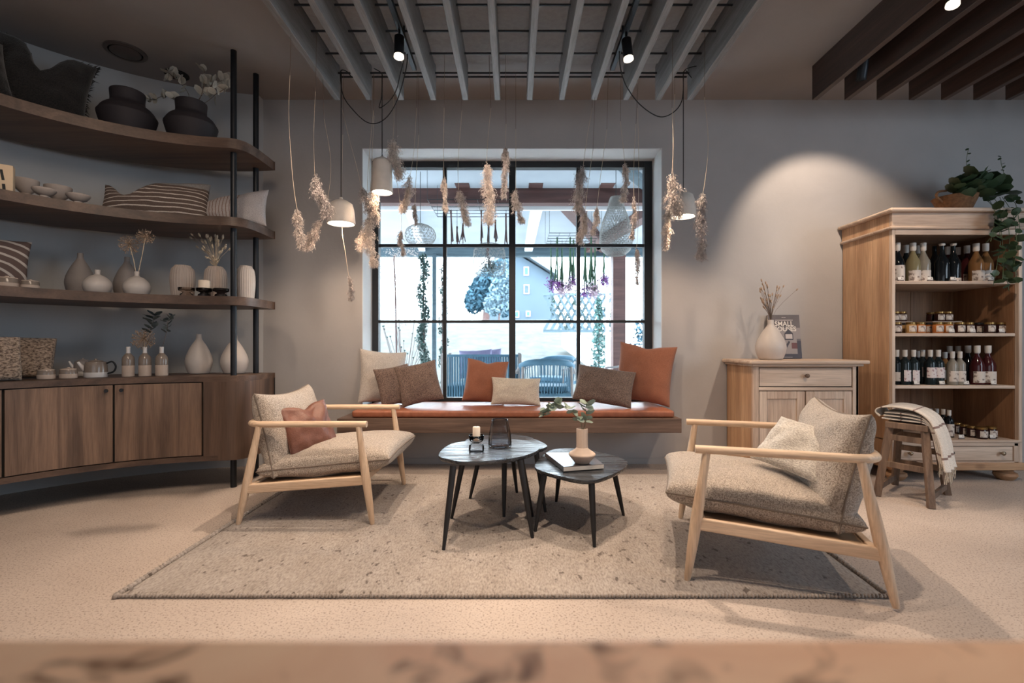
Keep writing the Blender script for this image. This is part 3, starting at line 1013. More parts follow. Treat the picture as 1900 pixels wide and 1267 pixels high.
OA = [(93, 490), (115, 455), (150, 428), (200, 405), (300, 388), (420, 378), (560, 372), (680, 378), (780, 398), (832, 430), (826, 455), (780, 478), (700, 503), (550, 526), (400, 538), (250, 538), (150, 519), (105, 506)]
OB = [(290, 385), (340, 362), (450, 345), (560, 338), (650, 338), (740, 352), (830, 385), (890, 418), (880, 436), (820, 452), (700, 460), (500, 458), (350, 440), (300, 410)]
OC = [(800, 575), (815, 540), (860, 490), (930, 452), (1040, 440), (1150, 448), (1270, 468), (1400, 500), (1470, 530), (1483, 546), (1460, 586), (1380, 630), (1250, 674), (1130, 676), (1000, 650), (880, 618), (820, 596)]
coffee_table('black coffee table at front left carrying candle and glass vase', OA, 0.385, [(823, 1020), (988, 998), (988, 958), (838, 962)], 0.075)
coffee_table('black coffee table mostly hidden behind the candle table', OB, 0.345, [(872, 925), (959, 914), (1012, 950), (935, 959)], 0.07)
coffee_table('lower black coffee table on the right carrying book and vase', OC, 0.300, [(993, 986), (1032, 931), (1103, 1015), (1157, 956)], 0.06)
# ------------------------------------------------------------------ pillows on the window bench
ZB = 0.456
G = None
pillow('white woven square pillow leaning at the left end of the window bench', 'pillow', 0.36, 0.42, 0.13, 'boucle_white', (-1.005, 3.70, ZB), rz=28, lean=16, roll=5, seed=1, pinch=0.08)
pillow('dark brown square pillow wedged second from the left on the bench', 'pillow', 0.27, 0.29, 0.10, 'brown_weave', (-0.855, 3.62, ZB), rz=32, lean=14, roll=-9, seed=2)
pillow('brown woven square pillow third from the left on the bench', 'pillow', 0.31, 0.31, 0.11, 'brown_weave', (-0.675, 3.61, ZB), rz=14, lean=17, roll=-11, seed=3)
pillow('smooth terracotta square pillow standing in the bench middle', 'pillow', 0.33, 0.34, 0.12, 'terracotta', (-0.245, 3.78, ZB), rz=-6, lean=14, roll=5, seed=4, notch=0.02)
pillow('cream ribbed oblong pillow leaning on the bench middle', 'pillow', 0.375, 0.215, 0.10, 'cream_weave', (0.012, 3.67, ZB), rz=3, lean=20, roll=2, seed=5)
pillow('dark brown oblong pillow tilted before the big terracotta pillow', 'pillow', 0.43, 0.29, 0.12, 'dark_weave', (0.64, 3.57, ZB), rz=-10, lean=28, roll=9, seed=6, pinch=0.05)
pillow('large terracotta pillow with centre seam at the right end of the bench', 'pillow', 0.43, 0.46, 0.15, 'terracotta', (0.955, 3.68, ZB), rz=-22, lean=14, roll=6, seed=7, notch=0.02, pinch=0.085)

# ------------------------------------------------------------------ small things on the coffee tables
def on_table(px, py, z): return on_plane(px, py, z)
p = on_table(884, 838, 0.385)
t = thing('candle_holder', 'two tier smoked glass candle holder on the front left table', 'candle holder', (p.x, p.y, 0.385))
M().lathe([(0.0, 0), (0.036, 0), (0.037, 0.006), (0.037, 0.030), (0.030, 0.038), (0.014, 0.042), (0.014, 0.046)], 32, rib=0.03, ribs=16).build('foot', 'clear_glass', parent=t, smooth=True)
M().lathe([(0.014, 0.046), (0.028, 0.050), (0.036, 0.060), (0.038, 0.082), (0.035, 0.082), (0.033, 0.062), (0.02, 0.055), (0, 0.054)], 32).build('cup', 'taupe_glass', parent=t, smooth=True)
c = thing('candle', 'cream pillar candle standing in the glass holder on the table', 'candle', (p.x, p.y, 0.44))
M().lathe([(0, 0), (0.0185, 0), (0.0185, 0.066), (0.016, 0.069), (0, 0.068)], 20).build('wax', 'wax', parent=c, smooth='auto')
M().tube([(0, 0, 0.067), (0.001, 0, 0.078), (0.003, 0, 0.082)], 0.0012, 5).build('wick', 'wick', parent=c)
p = on_table(927.5, 829, 0.385)
prof = [(0.0, 0.004), (0.055, 0.004), (0.057, 0.0), (0.060, 0.006), (0.0605, 0.02), (0.055, 0.07), (0.043, 0.135), (0.039, 0.143), (0.0375, 0.142), (0.0415, 0.133), (0.053, 0.07), (0.058, 0.022), (0.055, 0.009), (0, 0.009)]
o = M().lathe(prof, 96, rib=0.012, ribs=24).build('glass_vase', 'smoked_glass', loc=(p.x, p.y, 0.386), smooth=True)
tag(o, 'ribbed smoked glass vase on the front left coffee table', 'vase')
# book and vase on the right table
ZC = 0.300
b = [on_plane(790 + x / 3.96, 720 + y / 3.96, ZC + 0.0) for x, y in ((868, 505), (1010, 620), (1312, 598), (1200, 508))]
ctr = sum(b, Vector()) / 4
t = thing('coffee_table_book', 'grey coffee table book lying on the lower right table', 'book', (ctr.x, ctr.y, ZC))
ol = [((p.x - ctr.x) * 0.97, (p.y - ctr.y) * 0.97) for p in b]
M().prism(ol, 0.002, 0.026).build('cover', 'cover_table', parent=t, bevel=0.001)
M().prism([(x * 1.006 + 0.001, y * 1.006 - 0.001) for x, y in ol], 0.005, 0.023).build('pages', 'paper', parent=t)
vp = on_plane(1080, 859, ZC + 0.026)
vs_ = 1.0
t = thing('clay_vase', 'pinkish beige clay vase with grooved neck and wide body on the book', 'vase', (vp.x, vp.y, ZC + 0.026))
prof = [(0, 0), (0.034, 0), (0.038, 0.004), (0.068, 0.042), (0.069, 0.048), (0.064, 0.054), (0.034, 0.074), (0.0295, 0.082), (0.0285, 0.10), (0.0285, 0.178), (0.025, 0.179), (0.024, 0.15), (0, 0.149)]
M().lathe([(r * 0.97, z * 0.96) for r, z in prof[:8]], 48).build('body', 'vase_pink', parent=t, smooth=True)
M().lathe([(r * 0.97, z * 0.96) for r, z in prof[7:]], 96, rib=0.025, ribs=22).build('neck', 'vase_pink', parent=t, smooth='auto')

def leaf_mesh(name, l, w_, mat, round_=False, cup=0.15):
    m = M()
    if round_:
        vs = [(0, 0, 0)]
        k = 8
        for i in range(k):
            a = -PI / 2 + 2 * PI * (i + 0.5) / k
            vs.append((w_ / 2 * math.cos(a), l / 2 + l / 2 * math.sin(a), cup * w_ * (0.6 if i % 2 else 1)))
        vs.append((0, l * 0.5, -cup * w_ * 0.3))
        c = len(vs) - 1
        fs = [(c, i, i + 1) for i in range(1, k)] + [(c, k, 1)]
    else:
        vs = [(0, 0, 0), (-w_ / 2, l * 0.4, cup * w_), (w_ / 2, l * 0.4, cup * w_), (-w_ * 0.35, l * 0.75, cup * w_ * 0.7), (w_ * 0.35, l * 0.75, cup * w_ * 0.7), (0, l, 0), (0, l * 0.4, 0), (0, l * 0.75, 0)]
        fs = [(0, 6, 1), (0, 2, 6), (1, 6, 7, 3), (6, 2, 4, 7), (3, 7, 5), (7, 4, 5)]
    m.add(vs, fs)
    me = bpy.data.meshes.new(name)
    me.from_pydata(m.v, [], m.f)
    me.materials.append(MATS[mat])
    me.polygons.foreach_set('use_smooth', [True] * len(me.polygons))
    return me

def put_leaf(me, name, parent, p, dir_, scale=1, roll=0):
    o = bpy.data.objects.new(name, me)
    COL.objects.link(o)
    o.parent = parent
    q = Vector(dir_).normalized().to_track_quat('Y', 'Z')
    o.rotation_euler = (q.to_matrix() @ Matrix.Rotation(roll, 3, 'Y')).to_euler()
    o.location = p
    o.scale = (scale,) * 3
    return o
rl = random.Random(11)
def rv(s=1.0): return Vector((rl.uniform(-s, s), rl.uniform(-s, s), rl.uniform(-s, s)))
EU = leaf_mesh('eucalyptus_leaf', 0.036, 0.030, 'euca', True)
EUD = leaf_mesh('dark_leaf', 0.036, 0.024, 'euca_dark', True)
PET = leaf_mesh('dry_petal', 0.05, 0.045, 'petal', True)
sprig = thing('eucalyptus_sprig', 'grey green eucalyptus sprig in the clay vase', 'branch', (vp.x, vp.y, ZC + 0.19))
def px_pts(L_, base, d): return [P(x, y, d) - base for x, y in L_]
base = sprig.location
d0 = vp.y
for L_ in ([(1080, 800), (1078, 785), (1066, 770), (1050, 758), (1035, 752), (1022, 758), (1010, 772)], [(1082, 800), (1086, 785), (1088, 770), (1087, 755), (1090, 748)]):
    pts = catmull(px_pts(L_, base, d0), 4)
    M().tube(pts, 0.0015, 5).build('stem', 'stem_green', parent=sprig)
    for k, q_ in enumerate(pts[5:]):
        if k % 2 == 0 or k > 12:
            for s_ in (1, -1):
                put_leaf(EU, 'leaf', sprig, q_, Vector((s_ * rl.uniform(0.3, 1), rl.uniform(-0.5, 0.6), rl.uniform(-0.4, 0.9))), rl.uniform(0.95, 1.4), rl.uniform(-1, 1))

# ------------------------------------------------------------------ ceramics on the curved shelving
def prof_scale(prof, w_, h_):
    mw = max(r for r, z in prof)
    mh = max(z for r, z in prof)
    return [(r / mw * w_ / 2, z / mh * h_) for r, z in prof]
DROP = catmull([(0, 0, 0), (0.30, 0, 0.0), (0.40, 0, 0.04), (0.50, 0, 0.26), (0.46, 0, 0.45), (0.30, 0, 0.68), (0.14, 0, 0.84), (0.105, 0, 0.90), (0.10, 0, 0.985), (0.09, 0, 1.0), (0.07, 0, 0.98), (0.06, 0, 0.9)], 4)
DROP = [(max(0, p.x), p.z) for p in DROP]
BULB = catmull([(0, 0, 0), (0.30, 0, 0.0), (0.42, 0, 0.06), (0.50, 0, 0.30), (0.45, 0, 0.52), (0.28, 0, 0.72), (0.12, 0, 0.80), (0.09, 0, 0.86), (0.10, 0, 1.0), (0.075, 0, 1.0), (0.06, 0, 0.9)], 4)
BULB = [(max(0, p.x), p.z) for p in BULB]
SQUAT = catmull([(0, 0, 0), (0.33, 0, 0.0), (0.38, 0, 0.02), (0.50, 0, 0.42), (0.49, 0, 0.50), (0.42, 0, 0.62), (0.31, 0, 0.72), (0.29, 0, 0.80), (0.30, 0, 0.97), (0.29, 0, 1.0), (0.26, 0, 0.97), (0.24, 0, 0.8)], 4)
SQUAT = [(max(0, p.x), p.z) for p in SQUAT]
RIBV = catmull([(0, 0, 0), (0.40, 0, 0.0), (0.44, 0, 0.03), (0.49, 0, 0.35), (0.50, 0, 0.60), (0.45, 0, 0.86), (0.34, 0, 0.96), (0.31, 0, 1.0), (0.28, 0, 0.98), (0.27, 0, 0.88)], 4)
RIBV = [(max(0, p.x), p.z) for p in RIBV]
def vase(name, label, prof, px, off, ytop, wpx, z, mat, n=32, ribs=0, ybase=None, d=None):
    if d is None:
        x, y = shelf_xy(px, off)
    else:
        x, y = (px - CX) * d / F, d
    w_ = wpx * y / F / math.hypot(1, (px - CX) / F)
    h_ = (H - (ytop - CY) * y / F) - z
    o = M().lathe(prof_scale(prof, w_, h_), n * (4 if ribs else 1), rib=0.03 if ribs else 0, ribs=ribs).build(name, mat, loc=(x, y, z + 0.001), smooth=True)
    tag(o, label, 'vase')
    return o, Vector((x, y, z)), w_, h_
# top shelf
vase('squat_vase', 'dark squat vase on the top shelf, left of the dried branches', SQUAT, 237, 0.22, 172, 118, Z_S1, 'stoneware_dark')
o, vb, _, vh = vase('squat_vase', 'dark squat vase holding dried white branches on the top shelf', SQUAT, 355, 0.20, 191, 104, Z_S1, 'stoneware_dark')
br = thing('dried_branches', 'pale papery dried branches spreading from the dark squat vase', 'branch', (vb.x, vb.y, vb.z + vh))
for L_, nl in (([(348, 200), (330, 185), (305, 178), (285, 185), (272, 182)], 11), ([(350, 200), (350, 175), (335, 155), (318, 140), (312, 135)], 14), ([(358, 200), (370, 185), (378, 160), (380, 140), (378, 128)], 11),
               ([(360, 200), (385, 188), (400, 175), (418, 165), (434, 160)], 12), ([(358, 200), (380, 170), (405, 152), (428, 147)], 12)):
    pts = catmull([P(x, y, vb.y + rl.uniform(-0.05, 0.05)) - br.location for x, y in L_], 6)
    M().tube(pts, 0.0018, 5).build('stem', 'twine', parent=br)
    for k in range(nl):
        q_ = pts[int(len(pts) * (0.35 + 0.64 * k / nl))]
        put_leaf(PET, 'petal', br, q_, rv() + Vector((0, -0.2, 0.2)), rl.uniform(0.9, 1.4), rl.uniform(-2, 2))
# dark fringed pillows on the top shelf
def fringed(label, px, off, w_, h_, rz, lean, roll, notch=0.12):
    x, y = shelf_xy(px, off)
    o = pillow(label, 'pillow', w_, h_, 0.20, 'dark_throw', (x, y, Z_S1), rz=rz, lean=lean, roll=roll, seed=px, notch=notch, piping=False, name='fringed_pillow', wr=0.012)
    m = M()
    _, ring = pillow_mesh(w_, h_, 0.2, notch=notch, seed=px, wr=0.012)
    c = Vector((0, 0, h_ / 2))
    k = len(ring)
    for i in range(k):
        for s_ in range(3):
            p = ring[i].lerp(ring[(i + 1) % k], rnd.random())
            d_ = (p - c).normalized()
            d_ += Vector((rnd.uniform(-.5, .5), rnd.uniform(-.5, .5), rnd.uniform(-.5, .5)))
            sd = Vector((d_.z, 0, -d_.x)).normalized() * 0.004
            m.add([p - sd, p + sd, p + d_ * rnd.uniform(0.012, 0.03)], [(0, 1, 2)])
    m.build('fringe', 'dark_throw', parent=o, kind='stuff')
fringed('large dark fringed pillow slumped at the left of the top shelf', 62, 0.22, 0.44, 0.44, 42, 14, 8, 0.20)
fringed('dark fringed pillow cut by the left edge on the top shelf', -50, 0.16, 0.30, 0.34, 50, 16, -6, 0.06)
# second shelf
def bowl(px, off, ytop, wpx, label, fw=0.32):
    x, y = shelf_xy(px, off)
    w_ = wpx * y / F / math.hypot(1, (px - CX) / F)
    h_ = (H - (ytop - CY) * y / F) - Z_S2
    t = thing('pedestal_bowl', label, 'bowl', (x, y, Z_S2 + 0.001))
    r = w_ / 2
    M().lathe([(0, 0), (r * 0.50, 0), (r * 0.46, h_ * 0.06), (r * 0.34, h_ * 0.30), (r * 0.36, h_ * 0.48)], 32).build('foot', 'stoneware_matte', parent=t, smooth='auto')
    M().lathe([(r * 0.36, h_ * 0.48), (r * 0.72, h_ * 0.62), (r * 0.97, h_ * 0.86), (r, h_ * 0.97), (r * 0.98, h_), (r * 0.93, h_ * 0.95), (r * 0.6, h_ * 0.72), (0, h_ * 0.62)], 36).build('dish', 'stoneware_matte', parent=t, smooth='auto')
bowl(48, 0.34, 334, 54, 'pale pedestal bowl at back left beside the lettered box')
bowl(82, 0.15, 351, 50, 'pale pedestal bowl at front, nearest the lettered box')
bowl(108, 0.36, 347, 56, 'pale pedestal bowl at back right of the four')
bowl(145, 0.17, 362, 48, 'pale pedestal bowl at front right, nearest the striped pillow')
x, y = shelf_xy(2, 0.10)
t = thing('lettered_box', 'cream box with bold black strokes at the left frame edge', 'box', (x, y, Z_S2), (0, 0, R(38)))
M().b2(-0.09, 0.045, 0, 0.06, 0, 0.155).build('body', 'card', parent=t, bevel=0.002)
m = M()
for a in (-0.055, -0.02, 0.008):
    m.beam((a, -0.001, 0.07), (a - 0.008, -0.001, 0.125), 0.002, 0.011, up=(1, 0, 0))
    m.beam((a + 0.004, -0.001, 0.008), (a + 0.001, -0.001, 0.05), 0.002, 0.012, up=(1, 0, 0))
m.build('lettering', 'ink', parent=t)
x, y = shelf_xy(288, 0.24)
pillow('brown and cream striped pillow dented at the top on the second shelf', 'pillow', 0.60, 0.27, 0.16, 'ticking', (x, y, Z_S2), rz=16, lean=20, roll=-2, seed=12, notch=0.13, nu=-0.5, taper=0.14, pinch=0.04, piping=False, name='striped_pillow')
x, y = shelf_xy(372, 0.42)
pillow('plain grey linen pillow half hidden behind two striped pillows', 'pillow', 0.24, 0.20, 0.10, 'grey_linen', (x, y, Z_S2), rz=8, lean=16, roll=0, seed=14, piping=False)
pillow('white pillow with fine reddish stripes behind the shelf poles', 'pillow', 0.44, 0.22, 0.12, 'pink_stripe', (-1.90, 3.27, Z_S2), rz=6, lean=24, roll=-6, seed=15, taper=0.42, piping=False, name='striped_pillow')
# third shelf
vase('tall_vase', 'tall grey brown bottle vase at back left of the third shelf', DROP, 149, 0.38, 470, 60, Z_S3, 'stoneware_grey')
vase('bulb_vase', 'white round bulb vase at left, empty, on the third shelf', BULB, 181, 0.15, 501, 58, Z_S3, 'stoneware_white')
vase('tall_vase', 'tall grey brown bottle vase behind the two allium stems', DROP, 236, 0.40, 477, 54, Z_S3, 'stoneware_grey')
o, vb, _, vh = vase('bulb_vase', 'white round bulb vase holding two dried allium heads', BULB, 254, 0.15, 504, 54, Z_S3, 'stoneware_white')
def allium(label, vb, vh, heads, mat='seed_brown', dense=150):
    t = thing('dried_allium', label, 'dried flower', (vb.x, vb.y, vb.z + vh - 0.03))
    for (px, py, rpx) in heads:
        c = P(px, py, vb.y + 0.01) - t.location
        M().tube(catmull([(0, 0, -0.02), c * 0.5 + Vector((0.004, 0, 0)), c], 5), 0.0022, 6).build('stem', 'straw', parent=t)
        m = M()
        rr = rpx * vb.y / F
        for i in range(dense):
            d_ = rv().normalized()
            q_ = c + d_ * rr * rl.uniform(0.7, 1.05)
            m.tube([c, q_], 0.0005, 3, caps=False)
            m.ball(q_, 0.0032, 5, 3)
        m.build('flower_head', mat, parent=t)
allium('two dried brown allium heads on pale stalks on the third shelf', vb, vh, [(240, 454, 17), (270, 438, 14)])
RL = [('ribbed_vase', 'ribbed pinkish vase left of the candle on the third shelf', 339, 0.20, 493, 48), ('ribbed_vase', 'ribbed pinkish vase filled with dried bunny tail grass', 400, 0.22, 495, 44), ('ribbed_vase', 'ribbed pinkish vase right of the front pole on the third shelf', 456, None, 494, 36)]
for nm, lb, px, off, yt, wp in RL:
    o, q_, _, h_ = vase(nm, lb, RIBV, px, off, yt, wp, Z_S3, 'stoneware_white' if px > 450 else 'stoneware_matte', 26, ribs=26, d=3.26 if off is None else None)
    if px == 400:
        vb, vh = q_, h_
def bunny(label, base, mouth, pts_, seed, d, cnt_mat='straw', name='bunny_tail_bunch', sz=1.0):
    t = thing(name, label, 'dried grass', (base.x, base.y, mouth))
    r_ = random.Random(seed)
    ms, mh = M(), M()
    for (px, py) in pts_:
        q_ = P(px, py, d + r_.uniform(-0.05, 0.05)) - t.location
        ms.tube(catmull([(r_.uniform(-.008, .008), r_.uniform(-.008, .008), -0.06), (q_.x * 0.2, q_.y * 0.2, q_.z * 0.35), q_], 3), 0.0009, 4, caps=False)
        dr = (q_ - Vector((q_.x * 0.2, q_.y * 0.2, q_.z * 0.35))).normalized()
        e = dr.to_track_quat('Z', 'Y').to_euler()
        mh.ball(q_, 0.0125 * sz, 7, 5, (0.55, 0.55, 1.25), rot=e)
    ms.build('stems', 'twine' if name != 'bunny_tail_bunch' else 'straw', parent=t, kind='stuff')
    mh.build('seed_heads', cnt_mat, parent=t, kind='stuff', smooth=True)
r_ = random.Random(3)
pp = [(356, 435), (354, 441), (370, 436), (366, 458), (376, 462), (386, 437), (392, 442), (426, 462), (418, 456)]
while len(pp) < 46:
    x_, y_ = r_.uniform(368, 420), r_.uniform(436, 490)
    if abs(x_ - 394) < 8 + (492 - y_) * 0.5:
        pp.append((x_, y_))
bunny('pale bunny tail grass bunch in the ribbed vase behind the candle', vb, vb.z + vh, pp, 5, vb.y, sz=0.9)
def holder(px, mat, label, off=0.06):
    x, y = shelf_xy(px, off)
    o = M().lathe([(0, 0), (0.034, 0), (0.036, 0.004), (0.034, 0.014), (0.022, 0.020), (0.024, 0.026), (0.044, 0.034), (0.046, 0.052), (0.042, 0.052), (0.040, 0.038), (0.0, 0.034)], 48, rib=0.02, ribs=16).build('candle_holder', mat, loc=(x, y, Z_S3 + 0.001), smooth=True)
    tag(o, label, 'candle holder')
    return x, y
holder(346, 'taupe_glass', 'clear brown low glass candle holder, left of three')
x, y = holder(379, 'dark_glass', 'black low glass candle holder with a white candle, middle of three')
holder(410, 'dark_glass', 'black low glass candle holder, empty, right of three')
t = thing('candle', 'white pillar candle in the middle holder on the third shelf', 'candle', (x, y, Z_S3 + 0.036))
M().lathe([(0, 0), (0.033, 0), (0.033, 0.064), (0.030, 0.067), (0, 0.066)], 24).build('wax', 'wax', parent=t, smooth='auto')
M().tube([(0, 0, 0.066), (0, 0, 0.074)], 0.001, 4).build('wick', 'wick', parent=t)
def pot(px, off, ybot, z, wpx, hpx, label, d=None):
    x, y = shelf_xy(px, off)
    r = wpx * y / F / 2 / math.hypot(1, (px - CX) / F)
    h_ = hpx * y / F
    t = thing('lidded_jar', label, 'jar', (x, y, z + 0.001))
    M().lathe([(0, 0), (r * 0.96, 0), (r, h_ * 0.05), (r * 0.99, h_ * 0.4)], 32).build('base', 'bisque', parent=t, smooth='auto')
    M().lathe([(r * 0.99, h_ * 0.4), (r * 0.95, h_ * 0.72), (r * 0.90, h_ * 0.80), (r * 0.82, h_ * 0.80)], 32).build('rim', 'glaze_grey', parent=t, smooth='auto')
    M().lathe([(r * 0.90, h_ * 0.80), (r * 0.88, h_ * 0.86), (r * 0.3, h_ * 0.92), (r * 0.16, h_ * 0.95), (r * 0.17, h_), (0, h_ * 1.02)], 32).build('lid', 'bisque', parent=t, smooth='auto')
pot(13, 0.14, 535, Z_S3, 48, 22, 'lidded cream jar before the arched pillow, third shelf')
pot(56, 0.12, 537, Z_S3, 37, 18, 'small lidded cream jar right of the arched pillow')
pot(86, 0.17, 703, Z_CAB, 37, 20, 'lidded cream jar on the cabinet beside the knitted pillows')
pot(127, 0.16, 701, Z_CAB, 36, 20, 'lidded cream jar on the cabinet nearest the teapots')
x, y = shelf_xy(-18, 0.34)
pillow('grey pillow with brown arch print at the left of the third shelf', 'pillow', 0.30, 0.31, 0.11, 'arc_print', (x, y, Z_S3), rz=40, lean=14, roll=2, seed=21, piping=False, name='arch_pillow')
# cabinet top
x, y = shelf_xy(-8, 0.12)
pillow('chunky knitted brown pillow at the left frame edge on the cabinet', 'pillow', 0.20, 0.24, 0.11, 'chunky_knit', (x, y, Z_CAB), rz=60, lean=8, roll=0, seed=22, piping=False, ex=0.25, pinch=0.03, name='knitted_pillow')
x, y = shelf_xy(46, 0.30)
pillow('chunky knitted brown pillow beside the lidded jars on the cabinet', 'pillow', 0.235, 0.24, 0.10, 'chunky_knit', (x, y, Z_CAB), rz=30, lean=14, roll=2, seed=23, piping=False, ex=0.27, pinch=0.03, name='knitted_pillow')
def teapot(px, off, ytop, wpx, label, mat):
    x, y = shelf_xy(px, off)
    r = wpx * y / F / 2 / math.hypot(1, (px - CX) / F)
    h_ = H - (ytop - CY) * y / F - Z_CAB
    t = thing('teapot', label, 'teapot', (x, y, Z_CAB + 0.001), (0, 0, R(24)))
    M().lathe([(0, 0), (r * 0.97, 0), (r, h_ * 0.04), (r, h_ * 0.30)], 36).build('base', 'glaze_white', parent=t, smooth='auto')
    M().lathe([(r, h_ * 0.30), (r * 0.97, h_ * 0.7), (r * 0.86, h_ * 0.92), (r * 0.6, h_ * 0.96)], 36).build('body', mat, parent=t, smooth='auto')
    M().lathe([(r * 0.62, h_ * 0.95), (r * 0.55, h_ * 1.0), (r * 0.15, h_ * 1.04), (r * 0.12, h_ * 1.10), (0, h_ * 1.12)], 24).build('lid', mat, parent=t, smooth='auto')
    M().tube(catmull([(-r * 0.85, 0, h_ * 0.45), (-r * 1.2, 0, h_ * 0.66), (-r * 1.5, 0, h_ * 0.92)], 4), [r * 0.34, r * 0.2, r * 0.13], 12).build('spout', 'glaze_white', parent=t, smooth='auto')
    M().tube(catmull([(r * 0.9, 0, h_ * 0.82), (r * 1.4, 0, h_ * 0.92), (r * 1.7, 0, h_ * 0.62), (r * 1.5, 0, h_ * 0.32), (r * 0.98, 0, h_ * 0.20)], 5), r * 0.09, 8).build('handle', 'black_metal', parent=t, smooth=True)
teapot(154, 0.36, 668, 36, 'grey teapot standing behind the white based teapot', 'stoneware_grey')
teapot(178, 0.18, 669, 46, 'glossy grey teapot with white base and dark loop handle in front', 'glaze_grey')
bt = []
for px, lb in ((238, 'small two tone stoneware bottle, empty, left of three on the cabinet'), (269, 'small two tone stoneware bottle holding a dried allium, middle of three'), (300, 'small two tone stoneware bottle with dark sprig, right of three')):
    x, y = shelf_xy(px, 0.15)
    r = 12.4 * y / F / math.hypot(1, (px - CX) / F)
    h_ = H - (643.5 - CY) * y / F - Z_CAB
    t = thing('stoneware_bottle', lb, 'bottle', (x, y, Z_CAB + 0.001))
    M().lathe([(0, 0), (r * 0.96, 0), (r, h_ * 0.02), (r, h_ * 0.37)], 32).build('base', 'bisque', parent=t, smooth='auto')
    M().lathe([(r, h_ * 0.37), (r, h_ * 0.56), (r * 0.9, h_ * 0.66), (r * 0.55, h_ * 0.74), (r * 0.36, h_ * 0.78)], 32).build('shoulder', 'glaze_grey', parent=t, smooth='auto')
    M().lathe([(r * 0.36, h_ * 0.77), (r * 0.33, h_ * 0.85), (r * 0.35, h_), (r * 0.25, h_), (r * 0.22, h_ * 0.9)], 20).build('neck', 'glaze_white', parent=t, smooth='auto')
    bt.append((Vector((x, y, Z_CAB)), h_))
allium('dried allium head on a short stalk in the middle stoneware bottle', bt[1][0], bt[1][1], [(266, 629, 19)], dense=240)
def sprig2(label, vb, vh, L_, n_, sc_, me, mat):
    t = thing('dried_sprig', label, 'branch', (vb.x, vb.y, vb.z + vh - 0.01))
    pts = catmull([P(x, y, vb.y) - t.location for x, y in L_], 6)
    M().tube(pts, 0.0013, 5).build('stem', mat, parent=t)
    for k in range(n_):
        q_ = pts[int((len(pts) - 1) * (0.42 + 0.58 * k / (n_ - 1)))]
        s_ = 1 if k % 2 else -1
        put_leaf(me, 'leaf', t, q_, Vector((s_ * 0.8, rl.uniform(-0.6, 0.3), rl.uniform(0.1, 0.9))), sc_ * rl.uniform(0.8, 1.2), rl.uniform(-0.8, 0.8))
sprig2('dark grey leafy sprig rising behind the allium head', bt[1][0] + Vector((0.004, 0.004, 0)), bt[1][1], [(270, 646), (276, 630), (281, 610), (286, 592), (288, 586)], 14, 1.6, EUD, 'twine')
sprig2('thin dark sprig with a pale tip in the right stoneware bottle', bt[2][0], bt[2][1], [(301, 646), (306, 628), (310, 612), (312, 596), (320, 587)], 13, 1.05, EUD, 'twine')
vase('drop_vase', 'pale grey drop shaped vase on the cabinet left of the poles', DROP, 369, None, 620, 53, Z_CAB, 'stoneware_white', d=3.30)
vase('drop_vase', 'cream drop shaped vase on the cabinet behind the front pole', DROP, 435, None, 622, 54, Z_CAB, 'stoneware_white', d=3.33)

# ------------------------------------------------------------------ pendant lamps and their cables
def pendant(px, ytop, ybot, wbot, prof, label, dep, ycord, energy):
    c = P(px, ybot, dep)
    w_ = wbot * dep / F
    h_ = (ybot - ytop) * dep / F
    t = thing('pendant_lamp', label, 'lamp', (c.x, dep, c.z))
    r = w_ / 2
    M().lathe([(rr * r, zz * h_) for rr, zz in prof] + [(0.0, h_ * 1.0)], 40, cap=False).build('shade', 'pendant_clay', parent=t, smooth='auto', angle=60)
    M().lathe([(rr * r * 0.94, zz * h_ - 0.002) for rr, zz in prof[:-1]][:3] + [(0, prof[2][1] * h_)], 40, cap=False).build('lining', 'glaze_white', parent=t, smooth='auto')
    M().lathe([(r * 0.90, 0.012), (0, 0.014)], 32, cap=False).build('bulb', 'lamp_glow', parent=t)
    top = H - (ycord - CY) * dep / F - c.z
    M().tube([(0, 0, h_ * 0.98), (0, 0, top)], 0.0032, 6).build('cord', 'cord', parent=t)
    add_light('lamp_light', 'SPOT', (c.x, dep, c.z + 0.004), energy, WARM, target=(c.x, dep, 0), spot_size=R(150), spot_blend=0.7, shadow_soft_size=0.05)
    return t
pendant(633, 366, 415, 51, [(1.0, 0), (0.99, 0.10), (0.90, 0.55), (0.80, 0.74), (0.45, 0.86), (0.14, 0.92), (0.11, 0.99)], 'low beige clay pendant lamp left of the window', 3.22, 133, 16)
pendant(709, 289, 357, 39.5, [(1.0, 0), (0.98, 0.06), (0.86, 0.80), (0.76, 0.87), (0.34, 0.94), (0.14, 0.97), (0.10, 0.99)], 'tall narrow beige clay pendant lamp before the window corner', 3.25, 139, 10)
pendant(1268, 352, 402, 44, [(1.0, 0), (1.0, 0.10), (0.98, 0.50), (0.78, 0.78), (0.42, 0.90), (0.17, 0.94), (0.12, 0.99)], 'small beige clay pendant lamp right of the window', 3.22, 133, 18)
def cable(label, L_, dep0, dep1):
    n_ = len(L_)
    pts = [P(x, y, dep0 + (dep1 - dep0) * i / (n_ - 1)) for i, (x, y) in enumerate(L_)]
    o = M().tube(catmull(pts, 6), 0.0032, 6).build('cable', 'cord', smooth=True, origin=pts[0])
    tag(o, label, 'cable')
cable('black cable swagging from left spot to the low left pendant', [(756, 100), (754, 125), (744, 165), (733, 195), (716, 219), (697, 229), (678, 225), (656, 205), (638, 180), (632, 150), (633, 131), (644, 133), (652, 143)], 2.9, 3.22)
cable('black cable looping down to the tall pendant left of the window', [(749, 112), (742, 140), (735, 168), (722, 188), (704, 200), (708, 180), (709, 150), (708, 136), (694, 127)], 2.9, 3.24)
